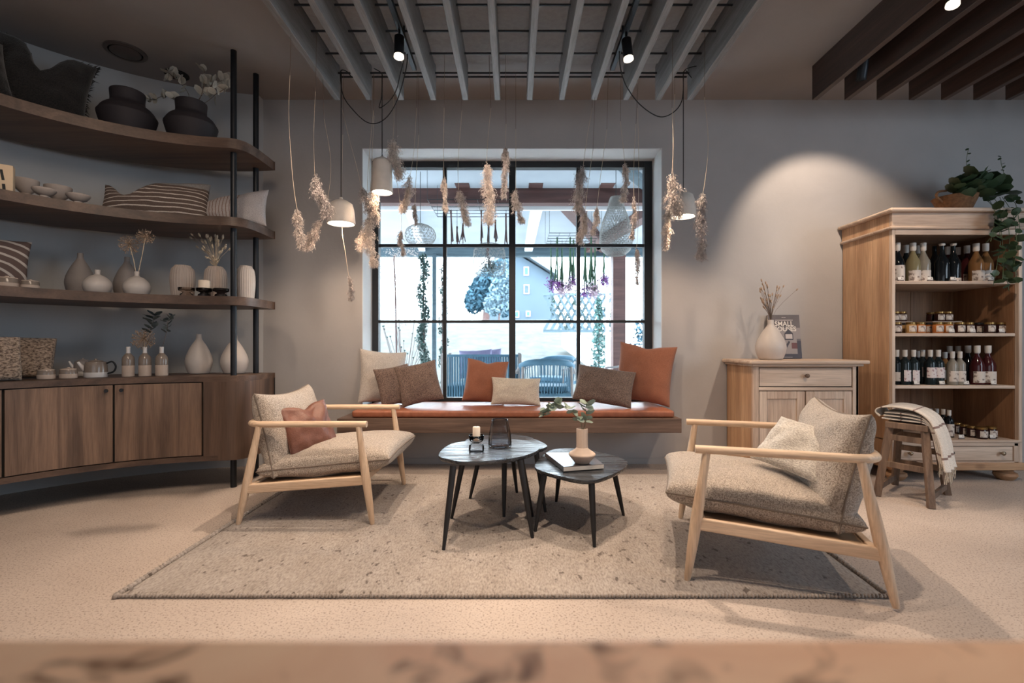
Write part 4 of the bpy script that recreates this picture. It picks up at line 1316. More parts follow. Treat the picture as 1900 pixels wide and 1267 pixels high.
cable('black cable swagging from the right spot to the right pendant', [(1149, 95), (1151, 125), (1160, 155), (1180, 186), (1205, 208), (1228, 217), (1250, 208), (1264, 190), (1268, 165), (1269, 133), (1285, 124), (1302, 124), (1306, 135), (1298, 149), (1286, 147), (1273, 131)], 2.9, 3.24)
# ------------------------------------------------------------------ hanging pampas plumes
def plume(label, string, stalk_from, body, wpx, dep, mat='plume_light', dens=1.0, seed=0):
    """string: pixel path from the ceiling to the plume; body: pixel path of the plume; index stalk_from starts the pale stalk"""
    r_ = random.Random(seed)
    y0 = string[0][1]
    dep = ys[4] if y0 < 40 else ys[3] if y0 < 80 else ys[2] if y0 < 125 else ys[1]      # tied to the rod at that depth
    ytop = CY - (2.742 - H) * F / dep
    string = [(string[0][0], ytop)] + [q_ for q_ in string if q_[1] > ytop + 12]
    stalk_from = min(stalk_from + (0 if y0 < ytop + 12 else 1), len(string) - 1)
    t = thing('pampas_plume', label, 'dried plume', (P(body[0][0], body[0][1], dep)), group='pampas plumes hanging before the window')
    def q(pt): return P(pt[0], pt[1], dep) - t.location
    th = [q(p) for p in string[:stalk_from + 1]]
    M().tube(catmull(th, 4), 0.0011, 4, caps=False).build('thread', 'twine', parent=t)
    M().tube(catmull([q(p) for p in string[stalk_from:]] + [q(body[0])], 4), 0.0013, 5, caps=False).build('stalk', 'straw', parent=t)
    path = catmull([q(p) for p in body], 8)
    M().tube(path, [0.0016, 0.0008], 4, caps=False).build('core', 'twine', parent=t)
    n = len(path)
    W = wpx * dep / F / 2 * 1.15
    m = M()
    ln = sum((path[i + 1] - path[i]).length for i in range(n - 1))
    N = int(9000 * ln * dens * (0.5 + wpx / 30))
    lobes = [(r_.uniform(0.05, 0.85), r_.uniform(0, 2 * PI), r_.uniform(0.25, 0.75)) for _ in range(int(9 + ln * 60))]
    for i in range(N):
        # side tufts: every flake belongs to a small spikelet leaving the stalk
        u0, an, reach = r_.choice(lobes) if r_.random() < 0.72 else (r_.random() * 0.95, r_.uniform(0, 2 * PI), 0.3)
        s_ = r_.random()
        u = min(0.999, u0 + 0.20 * s_)
        k = u * (n - 1)
        a = path[int(k)].lerp(path[min(n - 1, int(k) + 1)], k % 1)
        tn = (path[min(n - 1, int(k) + 1)] - path[max(0, int(k) - 1)]).normalized()
        env = (0.25 + 0.75 * math.sin(PI * min(1, u0 * 0.85 + 0.12)))
        sd = tn.cross(Vector((math.cos(an), math.sin(an), 0.3))).normalized()
        p0 = a + sd * W * env * reach * 1.5 * s_ ** 0.8 + Vector((r_.gauss(0, 1), r_.gauss(0, 1), r_.gauss(0, 1))) * W * 0.17
        dr = (tn * r_.uniform(0.3, 1.2) + sd * r_.uniform(-0.3, 0.8) + Vector((r_.uniform(-.5, .5), r_.uniform(-.5, .5), r_.uniform(-.5, .5)))).normalized()
        L_ = r_.uniform(0.007, 0.022)
        wd = dr.cross(Vector((r_.uniform(-1, 1), r_.uniform(-1, 1), r_.uniform(-1, 1)))).normalized() * 0.0017
        m.add([p0 - wd, p0 + wd, p0 + dr * L_], [(0, 1, 2)])
    m.build('plume', mat, parent=t)
PL = [
 ('slim pale plume hanging far left, beside the shelf end', [(541, 0), (538, 140), (536, 220), (543, 330)], 1, [(551, 388), (554, 420), (558, 458)], 18, 3.0, 'plume_light'),
 ('dense brown plume left of the low pendant', [(588, 60), (585, 170), (582, 250), (583, 300)], 1, [(584, 325), (594, 365), (608, 402)], 26, 3.05, 'plume_grey'),
 ('pale plume curling leftwards below the low pendant', [(598, 100), (601, 220), (613, 290), (611, 350)], 1, [(596, 408), (582, 436), (564, 462)], 22, 2.95, 'plume_light'),
 ('tiny plume low on the wall left of the window', [(637, 130), (636, 250), (634, 410), (641, 470)], 1, [(647, 512), (652, 532), (653, 556)], 13, 3.3, 'plume_grey'),
 ('upper plume of the cluster at the left window corner', [(634, 200), (650, 265), (662, 310)], 0, [(671, 350), (680, 375), (695, 405)], 24, 3.3, 'plume_grey'),
 ('middle plume of the cluster at the left window corner', [(686, 165), (690, 230), (685, 300)], 1, [(688, 352), (694, 385), (688, 420)], 22, 3.2, 'plume_light'),
 ('broad low plume of the cluster at the left window corner', [(693, 205), (684, 300), (681, 370)], 0, [(686, 405), (679, 430), (668, 462)], 26, 3.15, 'plume_light'),
 ('long low plume trailing down the left window jamb', [(694, 215), (690, 300), (688, 380)], 0, [(688, 420), (687, 455), (694, 492)], 22, 3.2, 'plume_light'),
 ('fat plume touching the tall narrow pendant', [(730, 165), (731, 225)], 0, [(729, 258), (729, 290), (740, 330)], 34, 3.1, 'plume_light'),
 ('pale plume just inside the top left window pane', [(774, 150), (773, 200), (768, 280)], 1, [(761, 325), (757, 355), (746, 392)], 20, 3.1, 'plume_light'),
 ('small plume above the flat wicker lampshade outside', [(777, 140), (777, 250), (772, 330)], 1, [(770, 378), (769, 395), (772, 415)], 11, 3.3, 'plume_grey'),
 ('small plume crossing the first horizontal glazing bar', [(735, 330), (741, 365), (744, 400)], 0, [(745, 428), (744, 448), (749, 472)], 13, 3.2, 'plume_grey'),
 ('narrow plume in front of the left vertical bar', [(825, 100), (824, 200), (823, 280)], 1, [(824, 328), (824, 355), (828, 392)], 12, 3.1, 'plume_light'),
 ('purplish plume between the left bar and the centre', [(857, 130), (857, 205), (850, 300)], 1, [(851, 352), (857, 382), (867, 416)], 20, 3.1, 'plume_grey'),
 ('large long plume left of the central mullion', [(908, 120), (911, 200), (905, 260)], 1, [(903, 303), (907, 350), (907, 412)], 28, 3.0, 'plume_light'),
 ('high thin plume touching the window head near the centre', [(938, 100), (939, 230)], 1, [(938, 272), (938, 310), (933, 365)], 15, 3.2, 'plume_grey'),
 ('short feathery plume right of the central mullion', [(957, 140), (957, 240), (957, 320)], 1, [(957, 350), (958, 380), (968, 412)], 18, 3.1, 'plume_grey'),
 ('broad plume before the right vertical bar', [(1099, 200), (1090, 250)], 0, [(1082, 308), (1076, 345), (1074, 392)], 26, 3.1, 'plume_grey'),
 ('plume below the broad one at the right vertical bar', [(1104, 185), (1100, 280), (1090, 350)], 1, [(1086, 390), (1082, 420), (1076, 450)], 20, 3.25, 'plume_grey'),
 ('golden plume at the top of the right hand pane', [(1152, 130), (1151, 225), (1156, 270)], 1, [(1159, 302), (1161, 335), (1156, 372)], 15, 3.1, 'plume_light'),
 ('small golden plume left of the tall woven lampshade', [(1128, 160), (1126, 240), (1114, 330)], 1, [(1108, 382), (1106, 405), (1101, 434)], 14, 3.1, 'plume_light'),
 ('thin dark plume right of the tall woven lampshade', [(1185, 110), (1180, 230), (1176, 310)], 1, [(1176, 364), (1177, 395), (1173, 442)], 10, 3.2, 'plume_grey'),
 ('grey hanging sprig low at the right window edge', [(1183, 200), (1185, 300), (1184, 420)], 0, [(1181, 460), (1183, 490), (1182, 526)], 13, 3.3, 'plume_grey'),
 ('dense plume covering the left of the small right pendant', [(1248, 50), (1247, 200), (1249, 270)], 1, [(1247, 322), (1250, 360), (1255, 402)], 32, 3.05, 'plume_light'),
 ('slender pale plume left of and below the right pendant', [(1252, 175), (1250, 290), (1248, 350)], 0, [(1243, 380), (1237, 420), (1235, 462)], 16, 3.0, 'plume_light'),
 ('long pointed plume right of the small right pendant', [(1308, 50), (1307, 180), (1314, 260), (1310, 320)], 1, [(1304, 360), (1302, 400), (1302, 478)], 24, 3.05, 'plume_grey'),
]
for i, a in enumerate(PL):
    plume(*a, seed=i + 1)

# ------------------------------------------------------------------ small pine cabinet in the corner
t = thing('pine_cabinet', 'whitewashed pine cupboard with one drawer and two doors', 'cabinet', (2.0, 3.54, 0))
X0, X1, Y0, Y1, ZT = 1.64, 2.365, 3.33, 3.742, 0.812
def b_(name, x0, x1, y0, y1, z0, z1, mat, parent=None, bevel=0.003, org=t):
    L_ = org.location
    return M().b2(x0 - L_.x, x1 - L_.x, y0 - L_.y, y1 - L_.y, z0 - L_.z, z1 - L_.z).build(name, mat, parent=parent or org, bevel=bevel)
b_('top', 1.60, 2.415, 3.285, Y1, ZT - 0.026, ZT, 'pale_pine_h', bevel=0.009)
b_('moulding', 1.622, 2.385, 3.305, Y1, ZT - 0.042, ZT - 0.026, 'pale_pine_h', bevel=0.005)
for k in range(3):
    b_('side_board', X0, X0 + 0.02, Y0 + 0.02 + k * 0.131, Y0 + 0.02 + (k + 1) * 0.131 - 0.002, 0.05, ZT - 0.042, 'pine')
b_('side_board', X1 - 0.02, X1, Y0, Y1, 0.05, ZT - 0.042, 'pine')
b_('back', X0, X1, Y1 - 0.012, Y1, 0.05, ZT - 0.042, 'pine')
b_('stile', X0, X0 + 0.04, Y0, Y0 + 0.025, 0, ZT - 0.042, 'pale_pine')
b_('stile', X1 - 0.04, X1, Y0, Y0 + 0.025, 0, ZT - 0.042, 'pale_pine')
b_('rail', X0 + 0.04, X1 - 0.04, Y0, Y0 + 0.025, 0.762, 0.770, 'pale_pine_h')
b_('rail', X0 + 0.04, X1 - 0.04, Y0, Y0 + 0.025, 0.603, 0.625, 'pale_pine_h')
b_('rail', X0 + 0.04, X1 - 0.04, Y0, Y0 + 0.025, 0.05, 0.11, 'pale_pine_h')
b_('gap_shade', X0 + 0.04, X1 - 0.04, Y0 + 0.02, Y0 + 0.025, 0.11, 0.76, 'vent_dark')  # black sheet standing in for shade in the gaps around drawer and doors
dr = b_('drawer', X0 + 0.045, X1 - 0.045, Y0 + 0.004, Y0 + 0.019, 0.632, 0.757, 'pale_pine_h')
xm = (X0 + X1) / 2
M().lathe([(0.006, 0), (0.007, 0.012), (0.014, 0.018), (0.015, 0.026), (0.008, 0.032), (0, 0.033)], 16).build('knob', 'old_wood', parent=dr, loc=(xm - t.location.x, Y0 + 0.004 - t.location.y, 0.705), rot=(R(90), 0, 0), smooth='auto')
for s_, (a, b) in enumerate(((X0 + 0.044, xm - 0.003), (xm + 0.003, X1 - 0.044))):
    L_ = t.location
    m = M()
    y0, y1 = Y0 + 0.004 - L_.y, Y0 + 0.02 - L_.y
    for x0, x1, z0, z1 in ((a, a + 0.055, 0.115, 0.598), (b - 0.055, b, 0.115, 0.598), (a + 0.055, b - 0.055, 0.545, 0.598), (a + 0.055, b - 0.055, 0.115, 0.18)):
        m.b2(x0 - L_.x, x1 - L_.x, y0, y1, z0, z1)
    dd = m.build('door', 'pale_pine', parent=t, bevel=0.003)
    M().b2(a + 0.05 - L_.x, b - 0.05 - L_.x, y0 + 0.009, y1 - 0.002, 0.17, 0.55).build('door_panel', 'pale_pine', parent=dd)
CABX = t
# vase, grass and the standing book on the cabinet
d = 3.48
vx = (1430 - CX) * d / F
o = M().lathe(prof_scale(DROP, 52 * d / F, H - (594 - CY) * d / F - ZT), 40).build('drop_vase', 'stoneware_white', loc=(vx, d, ZT + 0.001), smooth=True)
tag(o, 'white drop shaped vase on the pine cupboard before the book', 'vase')
pp = [(1413, 520), (1479, 537), (1454, 531), (1448, 549), (1416, 556)]
r_ = random.Random(8)
while len(pp) < 44:
    x_, y_ = r_.uniform(1410, 1446), r_.uniform(524, 572)
    if abs(x_ - 1427) < 5 + (586 - y_) * 0.36:
        pp.append((x_, y_))
bunny('brownish dried grass bunch in the white vase on the pine cupboard', Vector((vx, d, 0)), H - (596 - CY) * d / F, pp, 9, d, 'seed_brown', name='dried_grass_bunch', sz=0.8)
bk = thing('photo_book', 'grey photo book with white title SMALL HOUSES leaning on the wall', 'book', ((1462 - CX) * 3.63 / F, 3.655, ZT + 0.003), (R(-8), 0, R(-4)))
M().b2(-0.115, 0.115, -0.004, 0, 0, 0.335).build('front_cover', 'cover_grey', parent=bk)
M().b2(-0.115, 0.115, 0.018, 0.022, 0, 0.335).build('back_cover', 'cover_grey', parent=bk)
M().b2(-0.112, 0.110, 0, 0.018, 0.003, 0.332).build('pages', 'paper', parent=bk)
def flat(name, x0, x1, z0, z1, mat, lay=1):
    return M().b2(x0, x1, -0.004 - 0.0006 * lay, -0.004, z0, z1).build(name, mat, parent=bk)
flat('photo_sky', -0.115, 0.115, 0.15, 0.235, 'cover_mid')
flat('photo_ground', -0.115, 0.115, 0.0, 0.135, 'cover_dark')
flat('photo_wall', -0.02, 0.085, 0.035, 0.15, 'cover_mid', 2)
M().prism([(-0.012, 0.0), (0.05, 0.0), (0.05, 0.05), (0.019, 0.085), (-0.012, 0.05)], 0, 0.0018).build('photo_house', 'cover_dark', parent=bk, loc=(0.01, -0.0046, 0.14), rot=(R(90), 0, 0))
M().prism([(-0.006, 0.0), (0.044, 0.0), (0.044, 0.035), (-0.006, 0.035)], 0, 0.0025).build('photo_window', 'cover_light', parent=bk, loc=(0.01, -0.0046, 0.15), rot=(R(90), 0, 0))
flat('photo_red_door', 0.045, 0.085, 0.075, 0.12, 'cover_red', 3)
M().beam((-0.03, -0.006, 0.03), (0.03, -0.006, 0.13), 0.002, 0.014, up=(1, 0, 0)).build('photo_stair', 'cover_dark', parent=bk)
flat('photo_lower_print', -0.01, 0.04, 0.02, 0.035, 'cover_dark', 4)
flat('small_print', -0.045, 0.045, 0.0085, 0.0105, 'cover_light', 4)
flat('publisher_line', -0.015, 0.015, 0.312, 0.3145, 'cover_light', 3)
flat('subtitle_line', -0.065, 0.065, 0.291, 0.2955, 'cover_light', 3)
def text(s_, size, x, z, mat, parent, y=-0.0048, name='title', font_w=1.0):
    cu = bpy.data.curves.new(name, 'FONT')
    cu.body = s_
    cu.size = size
    cu.align_x = 'CENTER'
    cu.extrude = 0.0004
    cu.offset = 0.0006
    cu.materials.append(MATS[mat])
    o = bpy.data.objects.new(name, cu)
    COL.objects.link(o)
    o.parent = parent
    o.location = (x, y, z)
    o.rotation_euler = (R(90), 0, 0)
    o.scale = (font_w, 1, 1)
    me = bpy.data.meshes.new_from_object(o)
    o2 = bpy.data.objects.new(name, me)
    COL.objects.link(o2)
    o2.parent = parent
    o2.location, o2.rotation_euler, o2.scale = o.location, o.rotation_euler, o.scale
    bpy.data.objects.remove(o)
    o2.name = name
    return o2
text('SMALL', 0.050, 0.0, 0.249, 'paper', bk, font_w=0.95)
text('HOUSES', 0.050, 0.0, 0.209, 'paper', bk, font_w=0.95)

# ------------------------------------------------------------------ tall pine wardrobe
WX, WXR, WYF, WYB = 2.533, 3.40, 3.25, 3.742
wd = thing('pine_wardrobe', 'tall open pine wardrobe shelving bottles and jars at right', 'wardrobe', (2.97, 3.5, 0))
def wb(name, x0, x1, y0, y1, z0, z1, mat, bevel=0.003, parent=None): return b_(name, x0, x1, y0, y1, z0, z1, mat, parent, bevel, wd)
for k in range(3):
    a = WYF + 0.03 + k * 0.154
    wb('side_board', WX, WX + 0.022, a, a + 0.1525, 0.08, 1.70, 'pine')
wb('front_post', WX, WX + 0.022, WYF, WYF + 0.029, 0.08, 1.70, 'pale_pine')
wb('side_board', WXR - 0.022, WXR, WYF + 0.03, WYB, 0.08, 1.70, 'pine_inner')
wb('front_post', WXR - 0.018, WXR + 0.006, WYF, WYF + 0.029, 0.08, 1.70, 'pale_pine')
for k in range(5):
    a = WX + 0.022 + k * 0.1646
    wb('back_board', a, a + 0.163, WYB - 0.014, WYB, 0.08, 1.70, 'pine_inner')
for z in (1.348, 0.996, 0.643):
    wb('shelf', WX + 0.022, WXR - 0.022, WYF + 0.018, WYB - 0.014, z - 0.022, z, 'pale_pine_h', bevel=0.004)
wb('deck', WX, WXR, WYF - 0.006, WYB - 0.014, 0.262, 0.278, 'pale_pine_h', bevel=0.005)
wb('base_rail', WX + 0.022, WXR - 0.02, WYF, WYF + 0.02, 0.238, 0.262, 'pale_pine_h')
wb('base_rail', WX + 0.022, WXR - 0.02, WYF, WYF + 0.02, 0.08, 0.135, 'pale_pine_h')
wb('plinth', WX - 0.012, WXR + 0.012, WYF - 0.014, WYB, 0.078, 0.128, 'pine_h', bevel=0.006)
wb('base_side', WXR - 0.05, WXR - 0.018, WYF, WYF + 0.02, 0.12, 0.26, 'pale_pine')
dw = wb('drawer', WX + 0.024, WXR - 0.054, WYF + 0.004, WYF + 0.02, 0.138, 0.234, 'pale_pine_h', bevel=0.005)
L_ = wd.location
for px in (1686, 1857):
    M().lathe([(0.005, 0), (0.006, 0.012), (0.013, 0.018), (0.014, 0.026), (0.008, 0.032), (0, 0.033)], 16).build('knob', 'brass_knob', parent=dw, loc=((px - CX) * 3.25 / F - L_.x, WYF + 0.003 - L_.y, 0.193), rot=(R(90), 0, 0), smooth='auto')
M().lathe([(0.011, 0), (0.011, 0.002), (0.006, 0.003), (0, 0.003)], 16).build('keyhole', 'black_metal', parent=dw, loc=((1769 - CX) * 3.25 / F - L_.x, WYF + 0.003 - L_.y, 0.192), rot=(R(90), 0, 0))
for (x, y) in ((WX + 0.07, WYF + 0.06), (WXR - 0.05, WYF + 0.06), (WX + 0.07, WYB - 0.06), (WXR - 0.05, WYB - 0.06)):
    M().lathe([(0, 0), (0.040, 0), (0.052, 0.012), (0.065, 0.032), (0.062, 0.050), (0.040, 0.060), (0.046, 0.078), (0, 0.078)], 28).build('bun_foot', 'pine_h', parent=wd, loc=(x - L_.x, y - L_.y, 0), smooth='auto')
# cornice
wb('frieze', WX - 0.006, WXR + 0.03, WYF - 0.006, WYF + 0.02, 1.712, 1.80, 'pale_pine_h')
wb('frieze', WX - 0.006, WX + 0.016, WYF + 0.02, WYB, 1.712, 1.80, 'pine')
wb('cornice_bead', WX - 0.020, WXR + 0.03, WYF - 0.020, WYB, 1.690, 1.712, 'pale_pine_h', bevel=0.008)
wb('cornice_cap', WX - 0.042, WXR + 0.05, WYF - 0.048, WYB, 1.800, 1.826, 'pale_pine_h', bevel=0.011)
wb('top_rail', WX + 0.022, WXR - 0.02, WYF, WYF + 0.022, 1.655, 1.692, 'pale_pine_h')
wb('top_board', WX + 0.016, WXR, WYF + 0.02, WYB, 1.70, 1.712, 'pine')

# ------------------------------------------------------------------ bottles, jars and price tags
BPROF = [(0, 0), (0.36, 0.0), (0.5, 0.012), (0.5, 0.48), (0.44, 0.56), (0.26, 0.68), (0.165, 0.76), (0.15, 0.86), (0.15, 0.975), (0.10, 0.98)]
SPROF = [(0, 0), (0.40, 0.0), (0.5, 0.012), (0.5, 0.60), (0.46, 0.66), (0.24, 0.74), (0.17, 0.79), (0.16, 0.86), (0.16, 0.975), (0.10, 0.98)]
def make_bottle(x, y, z, w_, h_, gmat, label, slim=False, lab=(0.10, 0.38), lmat='label_paper', arc_=1.25, cap=True, cap_lo=0.80, turn=0, group=None):
    t = thing('drink_bottle', label, 'bottle', (x, y, z + 0.001), (0, 0, R(turn)), group)
    pr = SPROF if slim else BPROF
    M().lathe([(r * w_, zz * h_) for r, zz in pr], 20).build('glass', gmat, parent=t, smooth='auto', angle=50)
    def rad(zz):
        for (r0, z0), (r1, z1) in zip(pr[:-1], pr[1:]):
            if z0 <= zz <= z1:
                return (r0 + (r1 - r0) * (zz - z0) / max(1e-6, z1 - z0)) * w_
        return 0.15 * w_
    if cap:
        r = 0.215 * w_
        rows = [(rad(cap_lo) + 0.0012, cap_lo), (max(r, rad(0.9) + 0.001), cap_lo + 0.03), (r, 0.955), (r * 1.02, 1.0)]
        M().lathe([(a, b * h_) for a, b in rows] + [(0, h_ * 1.001)], 16).build('cap', 'cap_white', parent=t, smooth='auto', angle=50)
    if lab:
        vs, fs = [], []
        k = 12
        rr = 0.5 * w_ + 0.0007
        for i in range(k + 1):
            a = -PI / 2 - arc_ + 2 * arc_ * i / k
            vs += [(rr * math.cos(a), rr * math.sin(a), lab[0] * h_), (rr * math.cos(a), rr * math.sin(a), lab[1] * h_)]
        for i in range(k):
            fs.append((2 * i, 2 * i + 2, 2 * i + 3, 2 * i + 1))
        M().add(vs, fs).build('paper_label', lmat, parent=t, smooth=True)
    return t
def bx(px, d): return (px - CX) * d / F
ORD = ['first', 'second', 'third', 'fourth', 'fifth', 'sixth', 'seventh', 'eighth', 'ninth', 'tenth', 'eleventh', 'twelfth', 'thirteenth', 'fourteenth']
# (px, depth, top px, width px, glass, description, opts)
g = 'bottles on the upper wardrobe shelf'
UP = [(1665, 3.36, 451, 22, 'glass_black', 'dark bottle with tall white label at the left end', dict(lab=(0.02, 0.42), cap_lo=0.8)),
      (1694, 3.38, 451, 23, 'glass_pale', 'clear pale yellow bottle, front row, left of two alike', dict(lab=(0.02, 0.30))),
      (1713, 3.38, 451, 22, 'glass_clear', 'clear pale bottle, front row, right of two alike', dict(lab=(0.02, 0.30))),
      (1748, 3.36, 452, 22, 'glass_black', 'black clip top bottle with dark label, left of two', dict(lab=None, cap_lo=0.94)),
      (1769, 3.36, 452, 22, 'glass_black', 'black clip top bottle with small white label, right of two', dict(lab=(0.02, 0.10), cap_lo=0.94)),
      (1811, 3.38, 452, 23, 'glass_amber', 'amber bottle, front row, left of two at the right end', dict(lab=(0.02, 0.30))),
      (1829, 3.38, 452, 22, 'glass_amber', 'amber bottle, front row, right end beside hanging plant', dict(lab=(0.02, 0.30))),
      (1681, 3.52, 455, 21, 'glass_green', 'green bottle standing in second row near the left end', dict(lab=None)),
      (1703, 3.55, 456, 20, 'glass_pale', 'pale bottle hidden in second row behind the yellow pair', dict(lab=None)),
      (1734, 3.52, 455, 22, 'glass_black', 'black bottle in second row left of the clip top pair', dict(lab=None, cap=False)),
      (1758, 3.60, 458, 20, 'glass_red', 'dark red bottle in second row between the clip tops', dict(lab=None)),
      (1777, 3.56, 459, 21, 'glass_red', 'dark red bottle in second row right of the clip tops', dict(lab=None)),
      (1794, 3.50, 456, 21, 'glass_red', 'reddish bottle with pale label left of the amber pair', dict(lab=(0.02, 0.27)))]
for px, d, yt, wpx, gm, lb, kw in UP:
    h_ = H - (yt - CY) * d / F - 1.349
    make_bottle(bx(px, d), d, 1.348, wpx * d / F, h_, gm, lb + ', upper shelf', group=g, **kw)
g = 'bottles on the middle wardrobe shelf'
F1, F2 = 'label_floral', 'label_paper'
LO = [(1664, 3.36, 649, 18, 'glass_black', 'slim black bottle at the left end', dict(slim=True, lab=(0.1, 0.36), lmat=F2)),
      (1679, 3.33, 649, 18, 'glass_green', 'slim black bottle with small round printed label, left of two', dict(slim=True, lab=(0.1, 0.42), lmat=F1, arc_=0.8)),
      (1695, 3.33, 649, 18, 'glass_green', 'slim black bottle with small round printed label, right of two', dict(slim=True, lab=(0.1, 0.42), lmat=F1, arc_=0.8)),
      (1712, 3.40, 649, 18, 'glass_green', 'slim black bottle set back between the labelled pairs', dict(slim=True, lab=(0.22, 0.5), lmat=F2, arc_=0.8)),
      (1726, 3.33, 649, 18, 'glass_green', 'slim black bottle with pink floral label, left of two', dict(slim=True, lab=(0.2, 0.5), lmat=F1)),
      (1741, 3.33, 649, 18, 'glass_green', 'slim black bottle with pink floral label, right of two', dict(slim=True, lab=(0.2, 0.5), lmat=F1)),
      (1703, 3.55, 651, 17, 'glass_black', 'slim black bottle in the second row, white cap showing', dict(slim=True, lab=None)),
      (1753, 3.46, 653, 18, 'glass_amber', 'small amber bottle behind the clear pair', dict(slim=True, lab=(0.12, 0.42))),
      (1767, 3.32, 652, 17, 'glass_clear', 'short clear bottle with sketch label, left of two', dict(slim=True, lab=(0.1, 0.42))),
      (1781, 3.32, 652, 17, 'glass_clear', 'short clear bottle with sketch label, right of two', dict(slim=True, lab=(0.1, 0.42))),
      (1762, 3.60, 642, 19, 'glass_red', 'tall dark bottle at the very back, left one', dict(lab=None)),
      (1778, 3.60, 642, 19, 'glass_red', 'tall dark bottle at the very back, right one', dict(lab=None)),
      (1796, 3.46, 641, 21, 'glass_black', 'tall black bottle without label left of the red pair', dict(lab=None)),
      (1813, 3.35, 641, 22, 'glass_red', 'tall dark red bottle with beige label, left of two', dict(lab=(0.05, 0.34))),
      (1833, 3.35, 641, 23, 'glass_red', 'tall dark red bottle with beige label, right end', dict(lab=(0.05, 0.34)))]
for px, d, yt, wpx, gm, lb, kw in LO:
    h_ = (H - (yt - CY) * d / F) - 0.644
    make_bottle(bx(px, d), d, 0.643, wpx * d / F, h_, gm, lb + ', middle shelf', group=g, **kw)
g = 'bottles on the bottom deck of the wardrobe'
for px, d, yt, lb in ((1761, 3.36, 761, 'slim dark bottle on the wardrobe deck nearest the jars'), (1750, 3.40, 759, 'slim dark bottle on the wardrobe deck beside the blanket'), (1738, 3.52, 758, 'slim dark bottle on the wardrobe deck behind the blanket'), (1726, 3.60, 758, 'dark bottle on the wardrobe deck hidden by the blanket fold')):
    h_ = (H - (yt - CY) * d / F) - 0.279
    make_bottle(bx(px, d), d, 0.278, 14.5 * d / F, h_, 'glass_black', lb, slim=True, lab=(0.05, 0.5), lmat='label_paper', group=g)
def jar(px, d, z, wpx, hh, jam, lid, label, lab=True, group=None):
    r = wpx * d / F / 2
    t = thing('jam_jar', label, 'jar', (bx(px, d), d, z + 0.001), (0, 0, 0), group)
    M().lathe([(0, 0), (r * 0.92, 0), (r, hh * 0.05), (r, hh * 0.72), (r * 0.88, hh * 0.80), (r * 0.86, hh * 0.82)], 20).build('glass', jam, parent=t, smooth='auto', angle=50)
    M().lathe([(r * 0.95, hh * 0.81), (r * 0.96, hh * 0.98), (r * 0.90, hh), (0, hh)], 20).build('lid', lid, parent=t, smooth='auto', angle=50)
    if lab:
        vs, fs = [], []
        for i in range(11):
            a = -PI / 2 - 0.95 + 1.9 * i / 10
            vs += [((r + .0006) * math.cos(a), (r + .0006) * math.sin(a), hh * 0.14), ((r + .0006) * math.cos(a), (r + .0006) * math.sin(a), hh * 0.68)]
        M().add(vs, [(2 * i, 2 * i + 2, 2 * i + 3, 2 * i + 1) for i in range(10)]).build('paper_label', 'label_paper', parent=t, smooth=True)
g = 'jam jars on the jar shelf of the wardrobe'
JR = [(1663, 3.34, 'jam_dark', 'lid_gold', True), (1675, 3.45, 'jam_honey', 'lid_dark', False), (1690, 3.34, 'jam_honey', 'lid_gold', True), (1707, 3.34, 'jam_orange', 'lid_gold', True), (1722, 3.42, 'jam_orange', 'lid_dark', True),
      (1740, 3.34, 'jam_orange', 'lid_gold', True), (1758, 3.34, 'jam_orange', 'lid_gold', True), (1780, 3.34, 'jam_dark', 'lid_gold', True), (1797, 3.36, 'jam_dark', 'lid_gold', True), (1815, 3.42, 'jam_dark', 'lid_dark', True), (1836, 3.34, 'jam_dark', 'lid_gold', True), (1856, 3.36, 'jam_dark', 'lid_gold', True)]
nm = {'jam_dark': 'dark', 'jam_honey': 'honey coloured', 'jam_orange': 'orange'}
for i, (px, d, jm, ld, lb) in enumerate(JR):
    jar(px, d, 0.996, 16.5, 0.076, jm, ld, 'low %s jam jar, %s from the left on the jar shelf' % (nm[jm], ORD[i]), lb, g)
g = 'jam jars raised on grey boxes'
for px, d, lb in ((1661, 3.48, 'raised jar on the left box, partly behind the wardrobe edge'), (1673, 3.48, 'raised dark jar on the right half of the left box'), (1728, 3.56, 'raised dark jar without label on the middle box'), (1743, 3.48, 'raised labelled jar in the middle of the box'), (1758, 3.48, 'raised labelled jar at the right end of the middle box')):
    jar(px, d, 1.085, 15.5, 0.07, 'jam_dark', 'lid_gold', lb, '1728' not in str(px), g)
for px0, px1, lb in ((1650, 1685, 'grey riser box under two jars at the left of the jar shelf'), (1722, 1776, 'grey riser box under three jars on the jar shelf')):
    o = M().b2(bx(px0, 3.47), bx(px1, 3.47), 3.43, 3.62, 0.997, 1.085).build('riser_box', 'box_grey', bevel=0.002, origin=(bx((px0 + px1) / 2, 3.5), 3.52, 0.997))
    tag(o, lb, 'box')
g = 'jam jars on the bottom deck'
for i, (px, d, yb, wpx) in enumerate(((1839, 3.33, 0, 17), (1821, 3.31, 0, 18), (1803, 3.36, 0, 15.5), (1789, 3.42, 0, 14), (1776, 3.50, 0, 13))):
    jar(px, d, 0.278, wpx, 0.078, 'jam_dark', 'lid_gold', 'dark jam jar, %s from the right on the wardrobe deck' % ORD[i], True, g)
def price(px, z, label, d=3.285):
    t = thing('price_tag', label, 'price tag', (bx(px, d), d, z + 0.001), (R(-12), 0, 0))
    M().b2(-0.018, 0.018, 0, 0.002, 0.009, 0.029).build('card', 'paper', parent=t)
    M().b2(-0.018, 0.018, -0.001, 0.008, 0, 0.009).build('clip', 'tag_dark', parent=t)
    M().b2(0.004, 0.013, -0.0006, 0, 0.018, 0.023).build('print', 'tag_dark', parent=t)
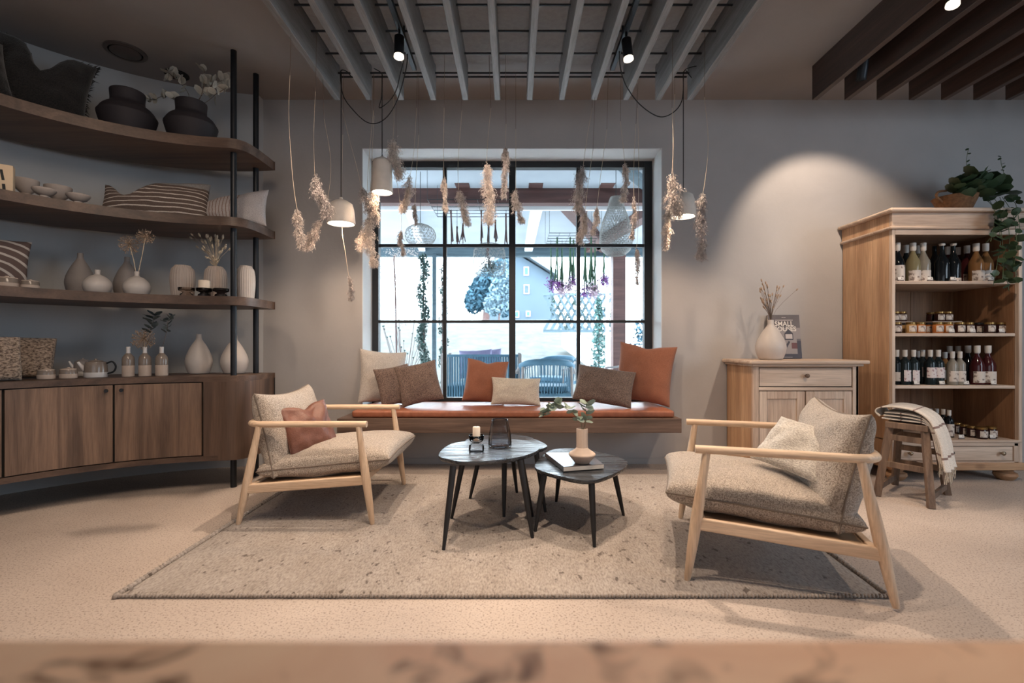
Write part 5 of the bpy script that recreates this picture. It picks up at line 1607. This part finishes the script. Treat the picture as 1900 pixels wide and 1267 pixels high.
for z, sh, L2 in ((1.348, 'upper bottle shelf', (1672, 1727, 1770, 1840)), (0.996, 'jar shelf', (1767, 1806, 1860)), (0.643, 'middle bottle shelf', (1702, 1749, 1794, 1845)), (0.278, 'bottom deck', (1686, 1785, 1843))):
    for i, px in enumerate(L2):
        price(px, z, 'small white price tag, %s from the left on the %s' % (ORD[i], sh))

# ------------------------------------------------------------------ trailing plant on the wardrobe
ZW = 1.826
t = thing('trailing_plant', 'dark green round leaved trailing plant in a basket on the wardrobe', 'plant', (bx(1800, 3.42), 3.42, ZW))
L_ = t.location
bc = Vector((bx(1764, 3.36) - L_.x + 0.03, -0.06, 0))
bs_ = M().lathe([(0, 0), (0.075, 0), (0.085, 0.01), (0.125, 0.105), (0.13, 0.11), (0.122, 0.112), (0.11, 0.095), (0.0, 0.09)], 28, c=bc).build('basket', 'basket', parent=t, smooth='auto')
M().tube(catmull([bc + Vector((-0.10, -0.02, 0.07)), bc + Vector((-0.155, -0.03, 0.11)), bc + Vector((-0.13, -0.02, 0.145)), bc + Vector((-0.07, -0.01, 0.155))], 5), 0.008, 8).build('handle', 'basket', parent=bs_, smooth=True)
LG = leaf_mesh('round_leaf', 0.085, 0.082, 'leaf_green', True, 0.1)
r_ = rl
def pl(px, py, d): return P(px, py, d) - L_
for k in range(84):
    px = r_.triangular(1752, 1876, 1806)
    py = 368 - max(0, 1 - abs(px - 1812) / 75) * 42 * r_.random() + r_.uniform(-8, 6)
    d = r_.uniform(3.26, 3.52)
    q_ = pl(px, py, d)
    q_.z = max(q_.z, 0.03)
    if d < 3.3 and False:
        pass
    put_leaf(LG, 'leaf', t, q_, Vector((r_.uniform(-1, 1), r_.uniform(-1, -0.1), r_.uniform(-0.2, 0.9))), r_.uniform(0.8, 1.35), r_.uniform(-0.7, 0.7))
VINES = [([(1830, 370), (1843, 385), (1846, 405), (1842, 430), (1838, 448)], 7, 0.6), ([(1845, 368), (1856, 390), (1858, 430), (1862, 480), (1860, 520)], 15, 0.6), ([(1855, 366), (1868, 400), (1873, 450), (1868, 500), (1872, 540)], 16, 0.55),
         ([(1860, 366), (1880, 400), (1886, 450), (1882, 490), (1890, 525)], 12, 0.55), ([(1835, 370), (1850, 400), (1856, 450), (1850, 490), (1843, 530)], 14, 0.55), ([(1870, 365), (1885, 380), (1893, 430)], 6, 0.5)]
for L2, nl, s_ in VINES:
    pts = catmull([pl(x, y, 3.40 if i == 0 else (3.18 if i == 1 else 3.17)) for i, (x, y) in enumerate(L2)], 8)
    M().tube(pts, 0.0018, 5).build('vine', 'stem_green', parent=t)
    for k in range(nl):
        q_ = pts[int((len(pts) - 1) * (0.2 + 0.8 * k / nl))]
        put_leaf(LG, 'leaf', t, q_, Vector((r_.uniform(-1, 1), r_.uniform(-0.8, 0.0), r_.uniform(-0.9, 0.4))), s_ * r_.uniform(0.8, 1.4), r_.uniform(-1, 1))
for L2 in ([(1798, 365), (1797, 325), (1793, 300), (1797, 276)], [(1862, 360), (1863, 325), (1858, 305), (1856, 290)], [(1832, 352), (1830, 330), (1832, 316)]):
    pts = catmull([pl(x, y, 3.4) for x, y in L2], 6)
    M().tube(pts, 0.0016, 5).build('shoot', 'stem_green', parent=t)
    for k in range(5):
        put_leaf(LG, 'leaf', t, pts[int((len(pts) - 1) * (0.45 + 0.13 * k))], Vector((r_.choice((-1, 1)), -0.3, 0.3)), 0.26, r_.uniform(-1, 1))

# ------------------------------------------------------------------ stool with folded blanket
ft = {'a': on_plane(1728, 943.6, 0), 'b': on_plane(1758, 918, 0), 'c': on_plane(1627, 920, 0), 'd': on_plane(1660, 899, 0)}
cs = sum(ft.values(), Vector()) / 4
t = thing('wooden_stool', 'worn dark wooden stool with four splayed legs before the wardrobe', 'stool', (cs.x, cs.y, 0))
ZS = 0.452
tp = {}
for k, f in ft.items():
    f2 = f - cs
    tp[k] = Vector((f2.x * 0.62, f2.y * 0.66, ZS - 0.02))
    M().beam(f2, tp[k], 0.034, 0.036, up=(0.3, 0.8, 0)).build('leg', 'old_wood', parent=t, bevel=0.003)
def lp(k, z):
    f2 = ft[k] - cs
    return f2.lerp(tp[k], z / (ZS - 0.02))
for a, b, zs_ in (('c', 'a', (0.36, 0.20)), ('d', 'b', (0.345, 0.26, 0.16)), ('c', 'd', (0.055, 0.38)), ('a', 'b', (0.055, 0.38))):
    for z in zs_:
        M().beam(lp(a, z), lp(b, z), 0.018, 0.034).build('stretcher', 'old_wood', parent=t, bevel=0.002)
ol = [(tp[k].x * 1.25, tp[k].y * 1.22) for k in ('c', 'a', 'b', 'd')]
M().prism(ol, ZS - 0.036, ZS).build('seat', 'old_wood', parent=t, bevel=0.004)
# blanket: swept folded strip over the stool
bl = thing('folded_blanket', 'folded cream blanket with brown stripes and fringe draped over the stool', 'blanket', (cs.x, cs.y, ZS))
u_ = (tp['a'] - tp['c']); u_.z = 0; u_.normalize()     # along the short front side, left to right
v_ = (tp['b'] - tp['a']); v_.z = 0; v_.normalize()
def bp(a, b, z): return u_ * a + v_ * b + Vector((0, 0, z))
path = [(-0.135, 0.030), (-0.155, 0.055), (-0.13, 0.078), (-0.06, 0.088), (0.02, 0.082), (0.07, 0.066), (0.115, 0.03), (0.145, -0.03), (0.165, -0.10), (0.178, -0.18), (0.19, -0.245)]
cp = catmull([(a, 0, z) for a, z in path], 6)
m = M()
nb = 22
vs = []
for i, c_ in enumerate(cp):
    s_ = i / (len(cp) - 1)
    for j in range(nb + 1):
        w2 = (j / nb - 0.5)
        wid = 0.27 - 0.03 * s_
        rip = 0.010 * math.sin(w2 * 17 + 1) * s_ + 0.008 * noise.noise(Vector((s_ * 5, w2 * 6, 3)))
        q_ = bp(c_.x + rip, w2 * wid - 0.01 - 0.03 * s_, c_.z + rip * 0.6 * (1 - s_))
        vs.append(q_)
m.add(vs, [(i * (nb + 1) + j, i * (nb + 1) + j + 1, (i + 1) * (nb + 1) + j + 1, (i + 1) * (nb + 1) + j) for i in range(len(cp) - 1) for j in range(nb)])
me_o = m.build('top_layer', 'blanket', parent=bl, smooth=True)
at = me_o.data.attributes.new('along', 'FLOAT', 'POINT')
at.data.foreach_set('value', [(i // (nb + 1)) / (len(cp) - 1) for i in range(len(vs))])
so = me_o.modifiers.new('thick', 'SOLIDIFY')
so.thickness = 0.008
for k in range(3):
    m = M()
    path2 = [(-0.13 + 0.008 * k, 0.012 + k * 0.018), (-0.05, 0.010 + k * 0.020), (0.03, 0.010 + k * 0.018), (0.09, 0.004 + k * 0.011), (0.118 + 0.006 * k, -0.04), (0.135 + 0.008 * k, -0.12), (0.15 + 0.006 * k, -0.20 - 0.01 * k)]
    c2 = catmull([(a, 0, z) for a, z in path2], 4)
    vs = [bp(c_.x, w2, c_.z) for c_ in c2 for w2 in (-0.135, -0.06, 0.02, 0.10)]
    m.add(vs, [(i * 4 + j, i * 4 + j + 1, (i + 1) * 4 + j + 1, (i + 1) * 4 + j) for i in range(len(c2) - 1) for j in range(3)])
    o = m.build('fold', 'blanket', parent=bl, smooth=True)
    at = o.data.attributes.new('along', 'FLOAT', 'POINT')
    at.data.foreach_set('value', [(i // 4) / (len(c2) - 1) for i in range(len(vs))])
    s2 = o.modifiers.new('thick', 'SOLIDIFY')
    s2.thickness = 0.007
m = M()
for j in range(46):
    w2 = -0.145 + 0.26 * j / 45
    a0 = 0.19 if j % 2 else 0.155
    z0 = -0.24 if j % 2 else -0.20
    p0 = bp(a0, w2, z0)
    pts = [p0, p0 + Vector((rl.uniform(-.008, .008), rl.uniform(-.006, .006), -0.03)), p0 + Vector((rl.uniform(-.016, .016), rl.uniform(-.01, .01), -rl.uniform(0.06, 0.085)))]
    m.tube(pts, 0.0022, 4)
m.build('fringe', 'cream_weave', parent=bl, kind='stuff')
# ------------------------------------------------------------------ terrace and garden outside the window
struct('trim_4', M().b2(-7, 9, 4.2, 9.0, -0.12, -0.02), 'terrace')
bpy.data.objects['trim_4'].name = 'terrace_floor'
struct('terrace_ceiling', M().b2(-6, 7.5, 4.2, 8.35, 2.60, 2.72), 'terrace_plaster')
pg = thing('terrace_roof_frame', 'brown and white beams carrying the terrace roof outside', 'roof frame', (0, 5.3, 2.4))
def pgb(name, a, b, w_, h_, mat):
    L_ = pg.location
    return M().beam(Vector(a) - L_, Vector(b) - L_, w_, h_).build(name, mat, parent=pg, bevel=0.004)
pgb('beam', (-4, 5.25, 2.53), (6, 5.25, 2.53), 0.12, 0.175, 'outdoor_beam')
pgb('beam', (-4, 8.2, 2.50), (6, 8.2, 2.50), 0.14, 0.15, 'lattice_wood')
pgb('white_board', (-4, 5.36, 2.44), (6, 5.36, 2.44), 0.03, 0.06, 'render_white')
pgb('rafter', (0.27, 5.4, 2.55), (0.24, 8.2, 2.55), 0.13, 0.10, 'render_white')
pgb('rafter', (-1.2, 5.4, 2.55), (-1.55, 8.2, 2.55), 0.10, 0.10, 'render_white')
pgb('rafter', (0.50, 5.3, 2.54), (1.55, 8.2, 2.54), 0.16, 0.12, 'outdoor_beam')
pgb('rafter', (1.75, 5.3, 2.54), (1.25, 8.2, 2.54), 0.16, 0.12, 'outdoor_beam')
pgb('rafter', (0.9, 4.3, 2.56), (1.5, 5.2, 2.56), 0.10, 0.06, 'lattice_wood')
for px in (856, 995, 1130):
    x = (px - CX) * 5.0 / F
    pgb('beam_block', (x, 5.18, 2.645), (x, 5.02, 2.645), 0.15, 0.10, 'outdoor_beam')
def post(px, d, w_, label, mat, z1=2.45):
    x = (px - CX) * d / F
    t = thing('terrace_post', label, 'post', (x, d, -0.02))
    M().b2(-w_ / 2, w_ / 2, -w_ / 2, w_ / 2, 0.03, z1 + 0.02).build('shaft', mat, parent=t, bevel=0.006)
    M().b2(-w_ * 0.6, w_ * 0.6, -w_ * 0.6, w_ * 0.6, 0, 0.03).build('base_plate', 'wire', parent=t)
post(1147, 7.9, 0.205, 'thick dark brown post of the terrace roof at right', 'outdoor_beam')
post(806, 8.1, 0.07, 'slim bluish steel post wound with ivy at left', 'lattice_wood')
post(1127, 8.3, 0.05, 'slim white post just left of the thick brown post', 'render_white')

# terrain
m = M()
nx, ny = 90, 60
vs = []
for j in range(ny + 1):
    for i in range(nx + 1):
        y = 9.0 + (46.0) * (j / ny) ** 1.4
        x = -26 + 56 * i / nx
        s_ = min(1, (y - 9.0) / 11)
        z = -0.16 + 2.15 * (s_ * s_ * (3 - 2 * s_))
        k = max(0, min(1, (x - 2.2 - (y - 9) * -0.02) / 3.5))
        z -= k * 1.5 * s_
        z += 0.05 * noise.noise(Vector((x * 0.7, y * 0.7, 0))) + 0.02 * noise.noise(Vector((x * 4, y * 4, 1)))
        vs.append((x, y, z))
m.add(vs, [(j * (nx + 1) + i, j * (nx + 1) + i + 1, (j + 1) * (nx + 1) + i + 1, (j + 1) * (nx + 1) + i) for j in range(ny) for i in range(nx)])
struct('hillside', m, 'hill', smooth=True)
o = M()
for a, b in (((1.5, 14, 1.15), (2.4, 8.9, 0.10)),):
    o.beam(a, b, 0.25, 0.5)
struct('garden_wall', o, 'render_white')

# house
hs = thing('neighbour_house', 'pale blue grey gabled house behind the hill', 'house', (1.4, 27, 0.4))
def hp(px, py, d=27): 
    q_ = P(px, py, d) - hs.location
    return (q_.x, q_.z)
ol = [hp(905, 618), hp(1033, 618), hp(1026, 512), hp(957, 470), hp(905, 500)]
vs = [(x, 0, z) for x, z in ol] + [(x, 9, z) for x, z in ol]
M().add(vs, [(0, 1, 2, 3, 4), (9, 8, 7, 6, 5)] + [(i, (i + 5), (i + 1) % 5 + 5, (i + 1) % 5) for i in range(5)]).build('wall', 'house_wall', parent=hs)
a, b, c = hp(953, 462), hp(1034, 514), hp(880, 520)
M().beam((a[0], 4, a[1]), (b[0], 4, b[1]), 10.5, 0.22, up=(0, 1, 0)).build('roof', 'roof_tile', parent=hs)
for p0, p1 in ((a, b), (a, c)):
    M().add([(p0[0], -0.6, p0[1]), (p1[0], -0.6, p1[1]), (p1[0], 9.5, p1[1]), (p0[0], 9.5, p0[1]), (p0[0], -0.6, p0[1] + 0.25), (p1[0], -0.6, p1[1] + 0.25), (p1[0], 9.5, p1[1] + 0.25), (p0[0], 9.5, p0[1] + 0.25)],
            [(0, 1, 2, 3), (7, 6, 5, 4), (0, 4, 5, 1), (1, 5, 6, 2), (2, 6, 7, 3), (3, 7, 4, 0)]).build('roof_slope', 'roof_tile', parent=hs)
bpy.data.objects.remove([o for o in hs.children if o.name.startswith('roof') and 'slope' not in o.name][0])
for x0, x1, y0, y1 in ((972, 981, 495, 511), (972, 982, 528, 545), (955, 963, 577, 589), (976, 984, 577, 587)):
    (xa, za), (xb, zb_) = hp(x0, y1, 26.95), hp(x1, y0, 26.95)
    w_ = M().b2(xa, xb, -0.06, -0.02, za, zb_).build('window', 'render_white', parent=hs)
    M().b2(xa + 0.04, xb - 0.04, -0.075, -0.06, za + 0.04, zb_ - 0.04).build('pane', 'lattice_wood' if y0 == 528 else 'rope_blue', parent=w_)

# foliage blobs made of leaf flakes
def foliage(t, blobs, mat, n, size, seed, name='foliage'):
    r_ = random.Random(seed)
    m = M()
    for k in range(n):
        c, rad = r_.choice(blobs)
        q_ = Vector((r_.gauss(0, 1), r_.gauss(0, 1), r_.gauss(0, 1)))
        q_ = q_.normalized() * r_.random() ** 0.4
        p = Vector(c) + Vector((q_.x * rad[0], q_.y * rad[1], q_.z * rad[2]))
        a = Vector((r_.uniform(-1, 1), r_.uniform(-1, 1), r_.uniform(-1, 1))).normalized() * size * r_.uniform(0.6, 1.3)
        b = Vector((r_.uniform(-1, 1), r_.uniform(-1, 1), r_.uniform(-1, 1))).normalized() * size * 0.6
        m.add([p - a, p + b, p + a, p - b], [(0, 1, 2, 3)])
    m.build(name, mat, parent=t)
t = thing('garden_tree', 'round blue green tree left of the pale house', 'tree', P(900, 590, 23))
def tb(px, py, rx, rz, d=23): 
    return (P(px, py, d) - t.location, (rx * d / F, rx * d / F, rz * d / F))
foliage(t, [tb(893, 545, 27, 30), tb(915, 525, 30, 30), tb(880, 560, 18, 22), tb(935, 560, 16, 28), tb(930, 500, 20, 18)], 'bush', 4200, 0.16, 5)
M().tube([(0, 0, -0.4), (0.1, 0, 0.6), (0, 0, 1.4)], [0.2, 0.15, 0.08], 8).build('trunk', 'outdoor_beam', parent=t)
t = thing('garden_shrub', 'pale feathery shrub in front of the round tree', 'shrub', P(925, 592, 20))
foliage(t, [(P(928, 545, 20) - t.location, (0.45, 0.4, 1.0)), (P(940, 520, 20) - t.location, (0.3, 0.3, 0.9)), (P(915, 565, 20) - t.location, (0.4, 0.4, 0.5))], 'bush_pale', 1500, 0.09, 6)
M().tube([(0, 0, -0.3), (0.1, 0, 1.0)], [0.05, 0.03], 6).build('trunk', 'outdoor_beam', parent=t)
t = thing('ivy_column', 'dark green ivy climbing left of the slim steel post', 'climber', P(785, 700, 7.8))
L_ = t.location
M().tube([P(787, 735, 7.8) - L_, P(786, 490, 7.8) - L_], 0.012, 6).build('stem', 'outdoor_beam', parent=t)
foliage(t, [(P(785 + 4 * math.sin(k), 480 + 13.5 * k, 7.8) - L_, (0.085, 0.085, 0.09)) for k in range(20)], 'ivy', 2600, 0.028, 7)
t = thing('ivy_column', 'thin ivy strand climbing right of the slim steel post', 'climber', P(822, 700, 7.8))
L_ = t.location
M().tube([P(822, 735, 7.8) - L_, P(820, 500, 7.8) - L_], 0.01, 6).build('stem', 'outdoor_beam', parent=t)
foliage(t, [(P(822 + 4 * math.sin(k * 2), 500 + 19 * k, 7.8) - L_, (0.06, 0.06, 0.10)) for k in range(13)], 'ivy', 900, 0.026, 8)
t = thing('cypress', 'slim green conical shrub by the thick brown post', 'shrub', P(1112, 690, 10))
L_ = t.location
foliage(t, [(P(1111, 560 + 15 * k, 10) - L_, (0.06 + 0.018 * k, 0.06 + 0.018 * k, 0.15)) for k in range(10)], 'cypress', 1600, 0.035, 9)
M().tube([P(1111, 730, 10) - L_, P(1111, 560, 10) - L_], 0.02, 6).build('trunk', 'outdoor_beam', parent=t)
t = thing('garden_shrub', 'blue green shrub low at the right window edge', 'shrub', P(1180, 690, 11))
L_ = t.location
foliage(t, [(P(1180, 660, 11) - L_, (0.3, 0.3, 0.35)), (P(1190, 615, 11) - L_, (0.2, 0.2, 0.3))], 'bush', 420, 0.05, 10)
M().tube([(0, 0, -0.5), (0, 0, 0.4)], 0.02, 6).build('trunk', 'outdoor_beam', parent=t)
# flowering twigs and a hooked stick at the left
t = thing('bare_shrub', 'thin bare branching twigs behind the left pane', 'shrub', P(752, 733, 6.6))
L_ = t.location
r_ = random.Random(4)
mst, mtp = M(), M()
for k in range(26):
    x0 = r_.uniform(745, 762)
    x1 = x0 + r_.uniform(-38, 32)
    y1 = r_.uniform(590, 680)
    pts = catmull([P(x0, 775, 6.6) - L_, P(x0 + (x1 - x0) * 0.3, 700, 6.6 + r_.uniform(-.1, .1)) - L_, P(x1, y1, 6.6 + r_.uniform(-.2, .2)) - L_], 4)
    mst.tube(pts, 0.0035, 4, caps=False)
    mtp.ball(pts[-1], 0.012, 5, 4)
mst.build('twigs', 'outdoor_beam', parent=t, kind='stuff')
mtp.build('buds', 'ivy', parent=t, kind='stuff')
t = thing('blossom_branch', 'hooked dark stick with fine pale blossom sprays at left', 'branch', P(735, 700, 6.4))
L_ = t.location
M().tube(catmull([P(737, 735, 6.4) - L_, P(735, 620, 6.4) - L_, P(733, 520, 6.4) - L_, P(731, 480, 6.4) - L_, P(735, 474, 6.4) - L_], 5), 0.012, 6).build('stick', 'outdoor_beam', parent=t)
m = M()
for k in range(1500):
    a = r_.choice(((728, 500, 20, 34), (755, 490, 20, 45), (768, 520, 14, 60), (722, 540, 14, 50), (750, 575, 20, 40), (745, 470, 30, 12)))
    p = P(a[0] + r_.gauss(0, 0.5) * a[2], a[1] + r_.gauss(0, 0.5) * a[3], 6.4 + r_.uniform(-.2, .2)) - L_
    s_ = 0.013
    d_ = Vector((r_.uniform(-1, 1), r_.uniform(-1, 1), r_.uniform(-1, 1))) * s_
    e_ = Vector((r_.uniform(-1, 1), r_.uniform(-1, 1), r_.uniform(-1, 1))) * s_
    m.add([p - d_, p + e_, p + d_], [(0, 1, 2)])
m.build('blossom', 'plume_grey', parent=t, kind='stuff')

# lattice fence
t = thing('lattice_fence', 'pale blue diagonal lattice panel with climbing plants', 'fence', P(1080, 600, 12.5))
L_ = t.location
def lq(px, py, dd=0): return P(px, py, 12.5 + dd) - L_
for k in range(8):
    x0 = 1010 + k * 13
    M().beam(lq(x0, 548), lq(x0 + 36, 612), 0.07, 0.02, up=(0, 1, 0)).build('slat', 'lattice_wood', parent=t)
    M().beam(lq(x0 + 36, 548, 0.03), lq(x0, 612, 0.03), 0.07, 0.02, up=(0, 1, 0)).build('slat', 'lattice_wood', parent=t)
for y in (546, 614):
    M().beam(lq(1008, y), lq(1140, y), 0.05, 0.07).build('rail', 'lattice_wood', parent=t)
foliage(t, [(lq(1025 + 14 * k, 560 + 16 * (k % 3)), (0.12, 0.06, 0.35)) for k in range(9)], 'ivy', 420, 0.045, 12, 'climber')

# rope chairs and terrace sofa
def rope_chair(label, px, d, rz, s=1.0):
    t = thing('rope_chair', label, 'chair', ((px - CX) * d / F, d, -0.02), (0, 0, R(rz)))
    top = [(0.32, 0.40, 0.60), (0.345, 0.15, 0.62), (0.30, -0.10, 0.70), (0.20, -0.235, 0.745), (0, -0.27, 0.755), (-0.20, -0.235, 0.745), (-0.30, -0.10, 0.70), (-0.345, 0.15, 0.62), (-0.32, 0.40, 0.60)]
    M().tube(catmull(top[2:7], 5), 0.022, 8, flat=1.6).build('back_rail', 'rope_blue', parent=t, smooth=True)
    M().tube(catmull(top[:3], 5), 0.016, 8).build('arm', 'chair_wood', parent=t, smooth=True)
    M().tube(catmull(top[6:], 5), 0.016, 8).build('arm', 'chair_wood', parent=t, smooth=True)
    tp_ = catmull(top[2:7], 6)
    for k in range(0, len(tp_), 1):
        q_ = tp_[k]
        M().tube([(q_.x, q_.y, q_.z - 0.01), (q_.x * 0.92, q_.y * 0.9 + 0.01, 0.40)], 0.0065, 6).build('rope', 'rope_blue', parent=t)
    M().prism([(0.27, -0.22), (0.30, 0.30), (-0.30, 0.30), (-0.27, -0.22)], 0.36, 0.41).build('seat', 'rope_blue', parent=t, bevel=0.01)
    M().prism([(0.25, -0.18), (0.27, 0.28), (-0.27, 0.28), (-0.25, -0.18)], 0.41, 0.48).build('seat_pad', 'rope_blue', parent=t, bevel=0.02)
    for x, y, xt, yt, zt in ((0.29, -0.24, 0.27, -0.2, 0.70), (-0.29, -0.24, -0.27, -0.2, 0.70), (0.33, 0.38, 0.32, 0.38, 0.60), (-0.33, 0.38, -0.32, 0.38, 0.60)):
        M().tube([(x, y, 0), (xt, yt, zt)], 0.016, 8).build('leg', 'chair_wood', parent=t, smooth='auto')
    return t
c1 = rope_chair('blue rope chair seen from behind, nearest the right window half', 1013, 5.6, 0)
dup(c1, ((1028 - CX) * 7.3 / F, 7.3, -0.02), (0, 0, R(150)), 'farther rope chair whose pale back shows over the near one')
dup(c1, ((1185 - CX) * 7.2 / F, 7.2, -0.02), (0, 0, R(100)), 'rope chair at the right, partly behind the thick brown post')
t = thing('terrace_sofa', 'blue rope terrace sofa behind the terracotta pillow', 'sofa', ((870 - CX) * 5.9 / F, 5.9, -0.02))
for x in (-0.32, 0.62):
    for y in (0, 0.7):
        M().b2(x - 0.02, x + 0.02, y - 0.03, y + 0.03, 0, 0.84).build('leg', 'chair_wood', parent=t, bevel=0.004)
for k in range(30):
    x = -0.295 + k * 0.031
    M().tube([(x, 0, 0.30), (x, 0, 0.82)], 0.013, 6).build('rope', 'rope_blue', parent=t)
M().b2(-0.32, 0.62, -0.015, 0.015, 0.80, 0.83).build('back_rail', 'rope_blue', parent=t)
M().b2(-0.30, 0.60, 0.02, 0.68, 0.28, 0.45).build('seat', 'rope_blue', parent=t, bevel=0.02)
pillow('violet grey pillow on the terrace sofa outside', 'pillow', 0.42, 0.36, 0.14, 'purple_fabric', ((884 - CX) * 6.1 / F, 6.1, 0.50), rz=0, lean=10, roll=-3, seed=31, piping=False)
pillow('paler violet pillow behind the first on the terrace sofa', 'pillow', 0.40, 0.36, 0.14, 'purple_fabric', ((905 - CX) * 6.35 / F, 6.35, 0.50), rz=0, lean=10, roll=-4, seed=32, piping=False)

# hanging wire racks with drying bunches
def rack(label, x0, x1, y0, y1, z):
    t = thing('wire_rack', label, 'rack', (x0, y0, z))
    for k in range(6):
        y = (y1 - y0) * k / 5
        M().tube([(0, y, 0), (x1 - x0, y, 0)], 0.0035, 5).build('wire', 'wire', parent=t)
    for k in range(6):
        x = (x1 - x0) * k / 5
        M().tube([(x, 0, 0), (x, y1 - y0, 0)], 0.0025, 5).build('wire', 'wire', parent=t)
    for x in (0, x1 - x0):
        for y in (0, y1 - y0):
            M().tube([(x, y, 0), (x, y, 2.60 - z)], 0.002, 5).build('hanger', 'wire', parent=t)
rack('wire rack under the terrace roof holding dry stalk bundles, left one', (806 - CX) * 4.9 / F, (948 - CX) * 4.9 / F, 4.50, 5.10, 2.27)
rack('wire rack under the terrace roof holding flower bunches, right one', (1016 - CX) * 5.7 / F, (1108 - CX) * 5.7 / F, 5.40, 6.10, 2.17)
def bunch(label, px, y0, y1, d, wpx, mat, flower=None, n=14, seed=0, zr=2.17, name='drying_bunch', cat='dried flowers'):
    r_ = random.Random(seed * 7 + 1)
    t = thing(name, label, cat, P(px, y0, d))
    L_ = t.location
    M().tube([(0, 0, 0), (0, 0, max(0.01, zr - L_.z))], 0.002, 4).build('string', 'wire', parent=t)
    m = M()
    mf = M()
    for k in range(n):
        dx = r_.gauss(0, 0.4) * wpx
        e = P(px + dx, y1 - r_.uniform(0, 14), d + r_.uniform(-.06, .06)) - L_
        m.tube([Vector((r_.uniform(-.006, .006), 0, 0)), e * 0.5 + Vector((-e.x * 0.2, 0, 0)), e], 0.0042, 4, caps=False)
        if flower:
            for q_ in range(26):
                p = e + Vector((r_.gauss(0, 1), r_.gauss(0, 1), r_.gauss(0, 0.8))) * 0.028
                a = Vector((r_.uniform(-1, 1), r_.uniform(-1, 1), r_.uniform(-1, 1))) * 0.015
                b = Vector((r_.uniform(-1, 1), r_.uniform(-1, 1), r_.uniform(-1, 1))) * 0.015
                mf.add([p - a, p + b, p + a], [(0, 1, 2)])
    m.build('stalks', mat, parent=t, kind='stuff')
    if flower:
        mf.build('blooms', flower, parent=t, kind='stuff')
for i, (px, y0, y1) in enumerate(((837, 390, 455), (848, 420, 455), (859, 414, 452), (893, 390, 455), (906, 416, 458), (919, 408, 455), (939, 396, 460))):
    bunch('bundle of dry dark stalks, %s from the left under the left rack' % ORD[i], px, y0, y1, 4.85, 4.5, 'outdoor_beam', None, 8, i, 2.27)
fl = [(1022, 455, 536, 6, 'flower_purple', 5), (1034, 440, 538, 13, 'flower_purple', 16), (1043, 455, 545, 12, 'flower_pink', 15), (1058, 440, 540, 11, 'flower_pink', 15), (1064, 445, 528, 6, 'flower_purple', 10),
      (1086, 452, 548, 8, 'flower_purple', 9), (1097, 440, 542, 10, 'flower_pink', 14), (1104, 452, 550, 9, 'flower_pink', 13), (1121, 468, 528, 7, 'flower_purple', 13)]
for i, (px, y0, y1, w_, fm, n) in enumerate(fl):
    bunch('hanging green stemmed %s flower bunch, %s from the left' % ('purple' if 'purple' in fm else 'pinkish', ORD[i]), px, y0, y1, 5.75, w_, 'green_stem', fm, n, 20 + i, 2.17)
bunch('sparse leafy twigs hanging in front of the drum shaped lampshade', 905, 448, 500, 4.8, 18, 'outdoor_beam', 'ivy', 7, 50, 2.27)

# woven lampshades outside
def shade(label, px, ytop, d, prof, wpx, hpx, nu, nv, cordtop=2.60, th=0.0035):
    t = thing('wicker_lampshade', label, 'lampshade', P(px, ytop, d))
    w_, h_ = wpx * d / F, hpx * d / F
    rows = []
    for j in range(nv + 1):
        u = j / nv
        k = u * (len(prof) - 1)
        i0 = min(int(k), len(prof) - 2)
        a, b = prof[i0], prof[i0 + 1]
        f = k - i0
        rows.append((((a[0] * (1 - f) + b[0] * f) * w_ / 2), -(a[1] * (1 - f) + b[1] * f) * h_))
    vs, fs = [], []
    for j, (r, z) in enumerate(rows):
        for i in range(nu):
            a = 2 * PI * (i + 0.5 * (j % 2)) / nu
            vs.append((r * math.cos(a), r * math.sin(a), z))
    for j in range(nv):
        for i in range(nu):
            if j % 2 == 0:
                a, b, c, e = j * nu + i, j * nu + (i + 1) % nu, (j + 1) * nu + i, (j + 1) * nu + (i - 1) % nu
                fs += [(a, b, c), (a, c, e)]
            else:
                a, b, c, e = j * nu + i, j * nu + (i + 1) % nu, (j + 1) * nu + (i + 1) % nu, (j + 1) * nu + i
                fs += [(a, b, c), (a, c, e)]
    o = M().add(vs, fs).build('woven_body', 'rattan', parent=t)
    wf = o.modifiers.new('wire', 'WIREFRAME')
    wf.thickness = th
    wf.use_replace = True
    M().tube([(0, 0, 0), (0, 0, cordtop - t.location.z)], 0.003, 5).build('cord', 'cord', parent=t)
    M().ball((0, 0, -h_ * 0.42), 0.022, 10, 7).build('bulb', 'render_white', parent=t, smooth=True)
E = [(0.12, 0), (0.30, 0.04), (0.62, 0.12), (0.90, 0.30), (1.0, 0.55), (0.92, 0.78), (0.70, 0.93), (0.45, 1.0)]
shade('flat onion shaped woven lampshade outside, left of three', 780, 415, 4.7, E, 58, 40, 22, 12)
D_ = [(0.25, 0), (0.55, 0.02), (0.86, 0.10), (0.97, 0.25), (1.0, 0.5), (1.0, 0.75), (0.93, 0.92), (0.75, 1.0)]
shade('drum shaped woven lampshade outside, middle of three', 908, 452, 4.8, D_, 60, 58, 20, 12)
T_ = [(0.34, 0), (0.42, 0.06), (0.50, 0.18), (0.80, 0.40), (0.98, 0.62), (1.0, 0.78), (0.86, 0.92), (0.55, 1.0)]
shade('tall teardrop woven lampshade outside, right of three', 1143, 366, 4.6, T_, 61, 107, 30, 34, th=0.004)
